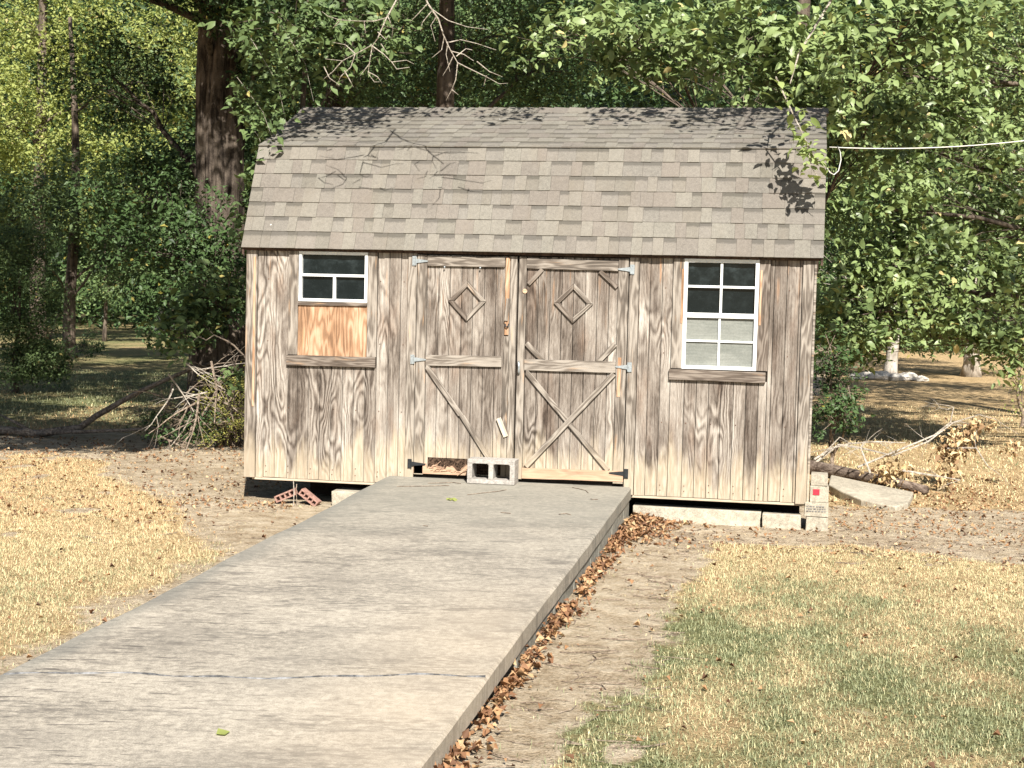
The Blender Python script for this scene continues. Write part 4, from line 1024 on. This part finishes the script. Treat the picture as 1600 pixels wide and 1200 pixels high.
# background trees, left
tree('young_tree', 'slender straight trunk standing on the lawn at far left', 'tree', (-13.3, 22.8, GZ), 8.5, .17,
     [cr(130, 300, 22, 1.8, 1.2, 1.0, 60, .5), cr(30, 340, 20, 1.4, 1.0, 1.0, 50, .45), cr(200, 380, 23, 1.7, 1.2, 1.0, 60, .5), cr(220, 130, 22, 1.2, 1.0, 1.2, 44, .5), cr(290, 330, 24, 1.4, 1.5, 2, 70, .5)],
     M['bark2'], M['leaf'], .12, 60)
tree('maple_tree', 'tall sunlit yellow-green tree in the top left corner', 'tree', (at(60, 400, 33).x, 33, GZ), 14, .28,
     [cr(60, 40, 33, 3.2, 2, 2.2, 130, .7), cr(170, 150, 34, 3, 2, 2.4, 120, .7), cr(10, 190, 31, 2, 1.5, 1.8, 80, .65), cr(120, 300, 34, 3.2, 1.5, 1.6, 90, .65), cr(260, 60, 35, 2.4, 2, 2.4, 80, .7)],
     M['bark2'], M['leaf_y'], .15, 62)
tree('pale_tree', 'white barked tree standing far back between the shrubs', 'tree', (at(258, 520, 43).x, 43, GZ), 4.4, .40,
     [cr(270, 300, 42.5, 4, 1.5, 2.6, 190, .75), cr(265, 400, 41.5, 2.5, 1.2, 1.2, 90, .5)], M['barkp'], M['leaf_d'], .18, 60)
tree('sapling', 'thin brown sapling trunk right of the slender lawn tree', 'tree', (at(163, 530, 34).x, 34, GZ), 5, .07,
     [cr(165, 440, 34, 1.8, 1, .9, 50, .5)], M['bark2'], M['leaf'], .14, 50)
tree('evergreen_shrub', 'dense olive green shrub at the left edge of the picture', 'shrub', (at(25, 600, 11).x, 11, GZ), 2.0, .05,
     [cr(25, 470, 11, .85, .7, .8, 130, .26), cr(60, 560, 11.3, .55, .6, .45, 80, .22), cr(10, 610, 10.8, .55, .5, .35, 60, .22), cr(20, 390, 11.4, .75, .6, .5, 80, .26)],
     M['bark2'], M['leaf'], .055, 90)
tree('low_shrub', 'small dark shrub on the shaded lawn at left', 'shrub', (at(85, 600, 14).x, 14, GZ), 1.6, .03,
     [cr(85, 590, 14, .45, .4, .35, 30, .2), cr(140, 545, 20, .5, .4, .4, 24, .2)], M['bark2'], M['leaf_d'], .06, 60)
# background trees, right
tree('pale_tree', 'pale broken trunk rising from white stones on the right lawn', 'tree', (7.05, 26, GZ), 5.0, .16,
     [cr(1400, 500, 27, 2.2, 1.5, .9, 80, .5), cr(1300, 420, 28, 2, 1.5, 1.6, 70, .5), cr(1450, 200, 28, 3, 2, 3, 110, .7)], M['barkp'], M['leaf'], .13, 56)
tree('pale_tree', 'thick pale trunk half hidden by leaves at far right', 'tree', (9.3, 28.8, GZ), 6.5, .22,
     [cr(1520, 480, 29, 2.4, 1.5, 1.2, 80, .55), cr(1590, 300, 29, 2, 2, 3, 90, .7), cr(1540, 120, 31, 3.5, 2, 2.5, 160, .7)], M['barkp'], M['leaf_b'], .14, 56)
tree('shrub', 'leafy shrub growing against the right side of the shed', 'shrub', (5.2, 4.6, GZ), .7, .02,
     [cr(1300, 560, 4.6, .24, .3, .35, 26, .16), cr(1305, 650, 4.4, .26, .3, .28, 28, .16), cr(1320, 610, 4.8, .2, .3, .2, 14, .14)], M['twigd'], M['leaf_d'], .06, 26)
tree('shrub', 'sparse reddish shrub at the right edge of the lawn', 'shrub', (at(1597, 660, 12).x, 12, GZ), .8, .03,
     [cr(1597, 590, 12, .4, .4, .6, 20, .2)], M['twigd'], M['leaf_y'], .06, 14)
# the wood behind everything
def woods():
    P = []; T = []
    n = 5200
    X = rng.uniform(-48, 34, n); Y = rng.uniform(46, 62, n)+np.abs(X)*0.02; Z = rng.uniform(-.2, 16.5, n)
    cl = np.stack([X, Y, Z], 1); P, ti = clump_leaves(cl, rng.uniform(.8, 1.7, n), 46, .30)
    return P, ti
P, ti = woods(); V, F = leaf_arrays(P, .32); wd = fast('far_woods', V, F, M['leaf_d'], None, np.repeat(ti, 4))  # darkened leaf colour paints in shade that no canopy casts here
tag(wd, 'dark mass of leafy trees closing the view behind the lawn', 'woods', kind='stuff')
n = 420; cl = np.stack([rng.uniform(-14, 12, n), rng.uniform(15, 19, n), rng.uniform(2.2, 6.5, n)], 1)
cl = cl[(cl[:, 0] > -6.5)]
P, ti = clump_leaves(cl, rng.uniform(.5, .9, len(cl)), 60, .12); V, F = leaf_arrays(P, .13)
tag(fast('thicket_foliage', V, F, M['leaf_d'], None, np.repeat(ti, 4)), 'dark tangled foliage in the depth behind the shed', 'foliage', kind='stuff')
m = MB()
for i in range(16):
    a = -1.2+i*.16; m.v += [(-110+i*15, 78+6*math.sin(i*1.3), GZ-1), (-110+i*15, 84+6*math.sin(i*1.3), 27+2.5*math.sin(i*2.1))]
for i in range(15): m.face((2*i, 2*i+2, 2*i+3, 2*i+1))
tag(obj('dark_backdrop', m, plain('woods_shade_backdrop', (.012, .02, .008), .95, .1, 0, .7, .8), smooth=True), kind='structure')  # added dark sheet behind the woods, closes sky gaps with painted shade
# dry tall grass strip at the wood's edge, left
# ------------------------------------------------------------------ shrubs and brush beside the shed
cb = thing('juniper_bush', 'yellow-green juniper bush against the left wall of the shed', 'bush', loc=(-1.75, 4.2, GZ))
m = MB(); P = []
for i in range(48):
    q = at(388-70*random.random()**1.3, random.uniform(585, 690), random.uniform(3.4, 4.8)); ends = []
    b0 = Vector((-1.75+random.uniform(-.2, .2), 4.2, GZ)); m.tube([b0, b0.lerp(q, .5)+Vector((0, 0, .12)), q], [.012, .007, .003], 4, cap=False)
    sg = random.uniform(.04, .11)
    for k in range(int(900*sg)): P.append(tuple(q+Vector((random.gauss(0, sg), random.gauss(0, sg), random.gauss(0, sg*.6)))))
V, F = leaf_arrays(np.array(P), .045, up=.9, droop=-.4, aspect=.28); o = obj('branches', m, M['twigd'], cb, loc=(1.75, -4.2, -GZ))
o = fast('sprays', V, F, M['cedar'], cb, np.repeat(rng.uniform(0, 1, len(P)), 4)); o.location = (1.75, -4.2, -GZ)

fb = thing('fallen_branch', 'long grey fallen limb slanting from the left lawn up to the brush pile', 'branch')
m = MB()
ch = [(-40, 668, 4.6), (20, 675, 4.6), (60, 679, 4.6), (110, 668, 4.7), (128, 662, 4.7), (150, 645, 4.8), (190, 620, 4.9), (220, 605, 5.0), (262, 590, 5.1), (300, 576, 5.2), (345, 563, 5.2)]
ch = [(-40, 672, 4.3), (20, 673, 4.3), (55, 678, 4.3), (100, 672, 4.4), (125, 668, 4.4), (150, 650, 4.5), (190, 627, 4.6), (220, 611, 4.7), (262, 592, 4.8), (300, 576, 4.9), (345, 563, 4.9)]
pts = [at(*c) for c in ch]; m.tube(pts, [.055, .052, .05, .046, .042, .038, .034, .03, .026, .022, .014], 8, rough=.06)
m.tube([pts[2], at(90, 676, 4.2), at(200, 672, 4.2), at(260, 668, 4.1), at(300, 655, 4.1)], [.03, .028, .022, .018, .01], 6)
m.tube([pts[2], at(25, 660, 4.4), at(0, 648, 4.5)], [.025, .018, .01], 6)
obj('limb', m, M['limb'], fb, smooth=True)
bp = thing('brush_pile', 'tangled pile of bare grey branches beside the juniper bush', 'brush pile', loc=(-2.6, 4.4, GZ))
m = MB()
for i in range(34):
    p = at(random.uniform(245, 350), random.uniform(570, 690), random.uniform(3.5, 5.2)); p.z = max(p.z, GZ+.02)
    a = random.uniform(0, 6.28); twiggy(m, p, (math.cos(a), math.sin(a)*.4, random.uniform(-.5, .35)), random.uniform(.35, 1.0), random.uniform(.006, .016), 2, .6, -.05)
for a, b in (((355, 580), (282, 700)), ((345, 620), (270, 700)), ((330, 565), (335, 660)), ((335, 590), (365, 660)), ((270, 600), (240, 680))):
    m.tube([at(*a, 4.0), at((a[0]+b[0])/2+6, (a[1]+b[1])/2-5, 3.8), at(*b, 3.6)], [.014, .011, .006], 5)
for i in range(len(m.v)):
    x, y, z = m.v[i]; m.v[i] = (x, y, max(z, GZ-.01))
obj('branches', m, M['twigd'], bp, loc=(2.6, -4.4, -GZ))
m = MB()
for i in range(10):
    p = at(random.uniform(255, 345), random.uniform(560, 650), random.uniform(3.5, 4.2))
    a = random.uniform(0, 6.28); twiggy(m, p, (math.cos(a), math.sin(a)*.4, random.uniform(-.9, .2)), random.uniform(.4, .9), random.uniform(.006, .011), 1, .5, -.05)
obj('pale_branches', m, M['twig'], bp, loc=(2.6, -4.4, -GZ))
P = []
for i in range(30):
    q = at(random.uniform(235, 330), random.uniform(640, 690), random.uniform(3.5, 5.0))
    for k in range(40): P.append(tuple(q+Vector((random.gauss(0, .1), random.gauss(0, .1), random.gauss(0, .05)))))
P = np.array(P); P[:, 2] = np.maximum(P[:, 2], GZ+.01)
V, F = leaf_arrays(P, .06); o = fast('leaves', V, F, M['leaf_d'], bp, np.repeat(rng.uniform(0, .95, len(P)), 4)); o.location = (2.6, -4.4, -GZ)

db = thing('withered_branch', 'fallen branch with withered tan leaves on the right lawn', 'branch', loc=(6.2, 3.6, GZ))
m = MB(); P = []; ends = []
off = Vector((-6.2, -3.6, -GZ))
for ch in ([(1272, 718, 2.9), (1300, 700, 3.1), (1330, 693, 3.3), (1370, 690, 3.5), (1415, 692, 3.6)], [(1275, 722, 2.9), (1310, 695, 3.0), (1345, 700, 3.2), (1395, 712, 3.3), (1450, 690, 3.5), (1490, 660, 3.6), (1530, 648, 3.6), (1555, 655, 3.6)],
           [(1285, 712, 2.9), (1312, 683, 2.9)], [(1340, 730, 3.0), (1400, 705, 3.3), (1460, 680, 3.6), (1485, 660, 3.6), (1490, 636, 3.6), (1480, 640, 3.6)], [(1480, 700, 3.5), (1525, 700, 3.4), (1543, 728, 3.2)], [(1410, 735, 3), (1470, 745, 3.0), (1500, 750, 2.9)], [(1360, 740, 2.9), (1345, 700, 3.1), (1350, 690, 3.2)]):
    pts = [at(*c) for c in ch]; m.tube(pts, [.012*(1-.6*i/(len(pts)-1)) for i in range(len(pts))], 5)
    for q in pts[1:]: twiggy(m, q, (random.gauss(0, 1), random.gauss(0, .4), random.gauss(0, .4)), .30, .004, 1, .7, -.06, 4, 2)
for c, n_, s_ in (((1495, 690, 3.6), 210, .085), ((1520, 665, 3.6), 50, .06), ((1480, 712, 3.5), 90, .07), ((1400, 735, 3.1), 110, .08), ((1380, 745, 3.0), 70, .07), ((1475, 745, 3.1), 60, .06), ((1580, 698, 3.8), 40, .05), ((1545, 665, 3.6), 20, .04)):
    q = at(*c)
    for k in range(n_): P.append(tuple(q+Vector((random.gauss(0, s_), random.gauss(0, s_), random.gauss(0, s_*.8)))))
P = np.array(P); P[:, 2] = np.maximum(P[:, 2], GZ+.01)
for i in range(len(m.v)):
    x, y, z = m.v[i]; m.v[i] = (x, y, max(z, GZ-.01))
V, F = leaf_arrays(P, .075, up=.1, droop=.8, fold=.9); obj('branches', m, M['twig'], db, loc=off); o = fast('leaves', V, F, M['dead'], db, np.repeat(rng.uniform(0, 1, len(P)), 4)); o.location = off

# white stones around the pale trunk
for i, (dx, dy, s_) in enumerate(((-.55, -.3, .2), (-.25, -.55, .24), (.1, -.6, .2), (.42, -.45, .22), (-.8, -.5, .16), (.7, -.6, .15))):
    m = MB(); n1, n2 = 7, 9
    for a in range(n1+1):
        th = math.pi*a/n1
        for b in range(n2):
            f = 2*math.pi*b/n2; r_ = s_*(1+random.uniform(-.18, .18)); m.v.append((math.sin(th)*math.cos(f)*r_*1.3, math.sin(th)*math.sin(f)*r_, math.cos(th)*r_*.6))
    for a in range(n1):
        for b in range(n2): m.face((a*n2+b, a*n2+(b+1) % n2, (a+1)*n2+(b+1) % n2, (a+1)*n2+b)[::-1])
    tag(obj('white_stone', m, M['stone'], loc=(7.05+dx, 26+dy, GZ+s_*.3)), ('second white stone from the left by the pale trunk', 'large white stone just left in front of the pale trunk', 'white stone directly in front of the pale trunk', 'white stone just right of the pale trunk', 'small leftmost white stone near the pale trunk', 'small rightmost white stone near the pale trunk')[i], 'stone', 'white stones around the pale trunk')

# cable
m = MB(); a = at(1296, 230, 1.0); pts = []
b = at(1700, 206, 1.3)
for i in range(15):
    t = i/14; p = a.lerp(b, t); p.z -= .06*4*t*(1-t); pts.append(p)
m.tube(pts, .0050, 6)
m.tube([at(1292, 262, .25), at(1297, 270, .22), at(1303, 273, .22), at(1310, 267, .3), at(1314, 250, .5), at(1313, 238, .8), at(1309, 229, 1.0)], .0042, 6)
tag(obj('overhead_cable', m, M['cable'], smooth=True), 'white cable strung from the right roof edge out to the right', 'cable')

# ------------------------------------------------------------------ grass, litter
def on_ramp(X, Y): return (X > RX0-.02) & (X < RX1+.02)
def under_shed(X, Y): return (X > -.02) & (X < W+.2) & (Y > -.03) & (Y < 3.2)
def grass(name, x0, x1, y0, y1, dens, hgt, wid, label, flat=.0, sparse=.0):
    n = int((x1-x0)*(y1-y0)*dens); X = rng.uniform(x0, x1, n); Y = rng.uniform(y0, y1, n)
    px = (X-CAM.x)*rgt.x+(Y-CAM.y)*rgt.y; dz = (X-CAM.x)*fwd.x+(Y-CAM.y)*fwd.y
    keep = (np.abs(px/dz) < .375) & ~on_ramp(X, Y) & ~under_shed(X, Y)
    d = dirt_mask(X, Y)+wob(X, Y, 9)*.18; keep &= rng.uniform(size=n) > np.clip(d*1.5-.2, 0, .985)
    pat = wob(X, Y, 2.6)*.5+wob(X+3, Y, 6.5)*.35
    keep &= rng.uniform(size=n) > np.clip(.25-pat*.6, 0, .8)
    X, Y = X[keep], Y[keep]; n = len(X); g = green_mask(X, Y)+wob(X+1, Y+1, 12)*.25+rng.normal(0, .24, n)
    z = ground_z(X, Y)-.004
    a = rng.uniform(0, 2*np.pi, n); tilt = np.abs(rng.normal(1.0, .45, n)); tilt = np.clip(tilt, 0, 1.45)
    isg = g > .42; tilt = np.where(isg, tilt*.85, np.clip(tilt*1.25, 0, 1.5))
    L = hgt*rng.uniform(.5, 1.3, n)*np.where(isg, 1.1, .95); w_ = wid*rng.uniform(.6, 1.3, n)
    dx, dy = np.cos(a), np.sin(a); sx, sy = -dy, dx
    h1 = L*.55*np.cos(tilt*.6); o1 = L*.55*np.sin(tilt*.6); h2 = h1+L*.45*np.cos(np.clip(tilt*1.5, 0, 1.65)); o2 = o1+L*.45*np.sin(np.clip(tilt*1.5, 0, 1.65))
    v = np.empty((n, 5, 3)); v[:, 0] = np.stack([X-sx*w_/2, Y-sy*w_/2, z], 1); v[:, 1] = np.stack([X+sx*w_/2, Y+sy*w_/2, z], 1)
    v[:, 2] = np.stack([X+dx*o1+sx*w_*.4, Y+dy*o1+sy*w_*.4, z+h1], 1); v[:, 3] = np.stack([X+dx*o1-sx*w_*.4, Y+dy*o1-sy*w_*.4, z+h1], 1)
    v[:, 4] = np.stack([X+dx*o2, Y+dy*o2, z+h2], 1)
    i = np.arange(n)[:, None]*5
    F = np.concatenate([i+np.array([[0, 1, 2]]), i+np.array([[0, 2, 3]]), i+np.array([[3, 2, 4]])])
    rust = smooth(Y, -3.6, -.6)*np.where(X < 1, 1.0, .45)
    tint = np.where(isg, rng.uniform(.0, .46, n), rng.uniform(.46, .80, n)+rng.uniform(0, .30, n)*rust)
    tint = np.where((X > 3) & (Y < -1) & ~isg, rng.uniform(.42, .78, n), tint)
    tag(fast(name, v.reshape(-1, 3), F, M['grass'], None, np.repeat(np.clip(tint, 0, 1), 5)), label, 'grass', kind='stuff')
grass('lawn_grass', 3.45, 8.4, -8.0, .9, 8000, .034, .0034, 'short patchy grass, green and straw, right of the ramp')
grass('lawn_grass', -5.8, 1.33, -7.2, 2.9, 7200, .037, .0033, 'dry straw-coloured grass left of the ramp')
grass('lawn_grass', 4.9, 10.5, .9, 16, 420, .055, .009, 'sunlit dry grass of the lawn beyond the shed at right')
grass('lawn_grass', -12, -.5, 2.9, 18, 330, .06, .010, 'shaded grass of the lawn beyond the fallen limb at left')

def litter(pts, size, mat, name, label, curl=1.0, tint=(0, 1)):
    P = np.array(pts); V, F = leaf_arrays(P, size, up=1.2, droop=0, aspect=.7, fold=curl)
    o = fast(name, V, F, mat, None, np.repeat(rng.uniform(tint[0], tint[1], len(P)), 4)); tag(o, label, 'leaf litter', kind='stuff')
P = []
for i in range(2100):
    y = -.06-7.2*random.random()**1.25; wdt = .065+.10*math.exp(y*1.4)+.030*math.sin(y*3.1)*math.sin(y*1.3)
    if math.sin(y*4.3)+.6*math.sin(y*11) < -.5 and random.random() < .75: continue
    x = 3.43+abs(random.gauss(0, 1))*wdt*.75; h = max(0, .05*(1-(x-3.43)/.2))*random.random()
    P.append((x, y, float(ground_z(np.array(x), np.array(y)))+.006+h))
for i in range(600):
    y = -random.random()**2*1.2-.02; x = 3.45+abs(random.gauss(0, .20)); P.append((x, y, GZ+.008+random.random()*.06*max(0, 1-(x-3.45)/.3)))
litter(P, .042, M['litter'], 'leaf_drift', 'drift of rust brown fallen leaves along the right side of the ramp', 1.2, (.1, .92))
P = []
def sc(n, x0, x1, y0, y1, dirt_only=False):
    for i in range(n):
        x, y = random.uniform(x0, x1), random.uniform(y0, y1)
        if RX0-.02 < x < RX1+.02 and y < 0: continue
        if -.02 < x < W+.2 and -.02 < y < 3.1: continue
        P.append((x, y, float(ground_z(np.array(x), np.array(y)))+.012+random.random()*.015))
sc(600, 3.5, 8, -1.5, .3); sc(380, 3.5, 7.5, -8, -1); sc(850, 5.08, 6.8, -.1, 3.2); sc(600, 5.3, 9, 1.5, 4.5); sc(1500, -5, .2, -1.6, 2.8); sc(330, -5, 1.2, -6.5, -1); sc(1000, -6, -.4, 2.4, 4.4); sc(150, -.6, .6, -.6, -.05)
litter(P, .034, M['litter'], 'fallen_leaves', 'scattered brown and tan leaves over the dirt and turf', 1.1, (.05, 1))
# debris on the ramp and by the doors
m = MB()
def stick(chain, r=.003):
    pts = [Vector((x, y, rz(y)+.004)) for x, y in chain]; m.tube(pts, r, 4)
for c in ([(1.75, -.35), (1.95, -.25), (2.02, -.28)], [(1.55, -.6), (1.8, -.5), (1.95, -.42)], [(2.95, -.2), (3.08, -.32), (3.12, -.45)], [(2.2, -.85), (2.4, -.6), (2.45, -.5)], [(3.18, -.75), (3.2, -.78), (3.24, -.76)], [(2.62, -1.6), (2.7, -1.62)], [(3.05, -1.55), (3.10, -1.5), (3.14, -1.55)], [(2.2, -2.3), (2.24, -2.32)]): stick(c)
obj_ = obj('twig_scraps', m, M['twigd']); tag(obj_, 'thin dark twigs scattered on the ramp before the doors', 'twigs', kind='stuff')
def single_leaf(name, label, x, y, z, s_, mat, t, n_=1):
    P = np.array([(x+random.uniform(-.03, .03)*(n_ > 1), y+random.uniform(-.04, .04)*(n_ > 1), z) for _ in range(n_)])
    V, F = leaf_arrays(P, s_, up=2.5, droop=0, aspect=.8); o = fast(name, V, F, mat, None, np.full(len(V), t)); tag(o, label, 'leaf')
single_leaf('fallen_leaf_sprig', 'pale green sprig of leaves lying on the ramp below the cinder block', 2.14, -1.12, rz(-1.1)+.01, .07, M['leaf_y'], .6, 6)
single_leaf('fallen_leaf', 'single green leaf on the ramp at the bottom edge of the picture', at(337, 1195, -7.05).x, -7.05, rz(-7.05)+.008, .06, M['leaf_y'], .4, 1)
m = MB()
for i in range(520):
    if i % 2: x, y = random.uniform(3.5, 7.5), random.uniform(-1.6, .0)
    else: x, y = random.uniform(-3.5, 1.1), random.uniform(-2.5, 2.6)
    if x > -.05 and x < 5.1 and y > -.05: continue
    if random.random() < .3: x, y = random.uniform(3.5, 4.1), random.uniform(-7, 0)
    if RX0-.12 < x < RX1+.1: continue
    a = random.gauss(0, .7); l = random.uniform(.04, .22); z_ = float(ground_z(np.array(x), np.array(y)))+.004
    m.tube([(x, y, z_), (x+l*.5*math.cos(a), y+l*.5*math.sin(a), z_+random.uniform(0, .012)), (x+l*math.cos(a+.3), y+l*math.sin(a+.3), z_)], random.uniform(.0015, .004), 3, cap=False)
tag(obj('ground_twigs', m, M['twigd']), 'thin fallen twigs strewn over the bare dirt', 'twigs', kind='stuff')
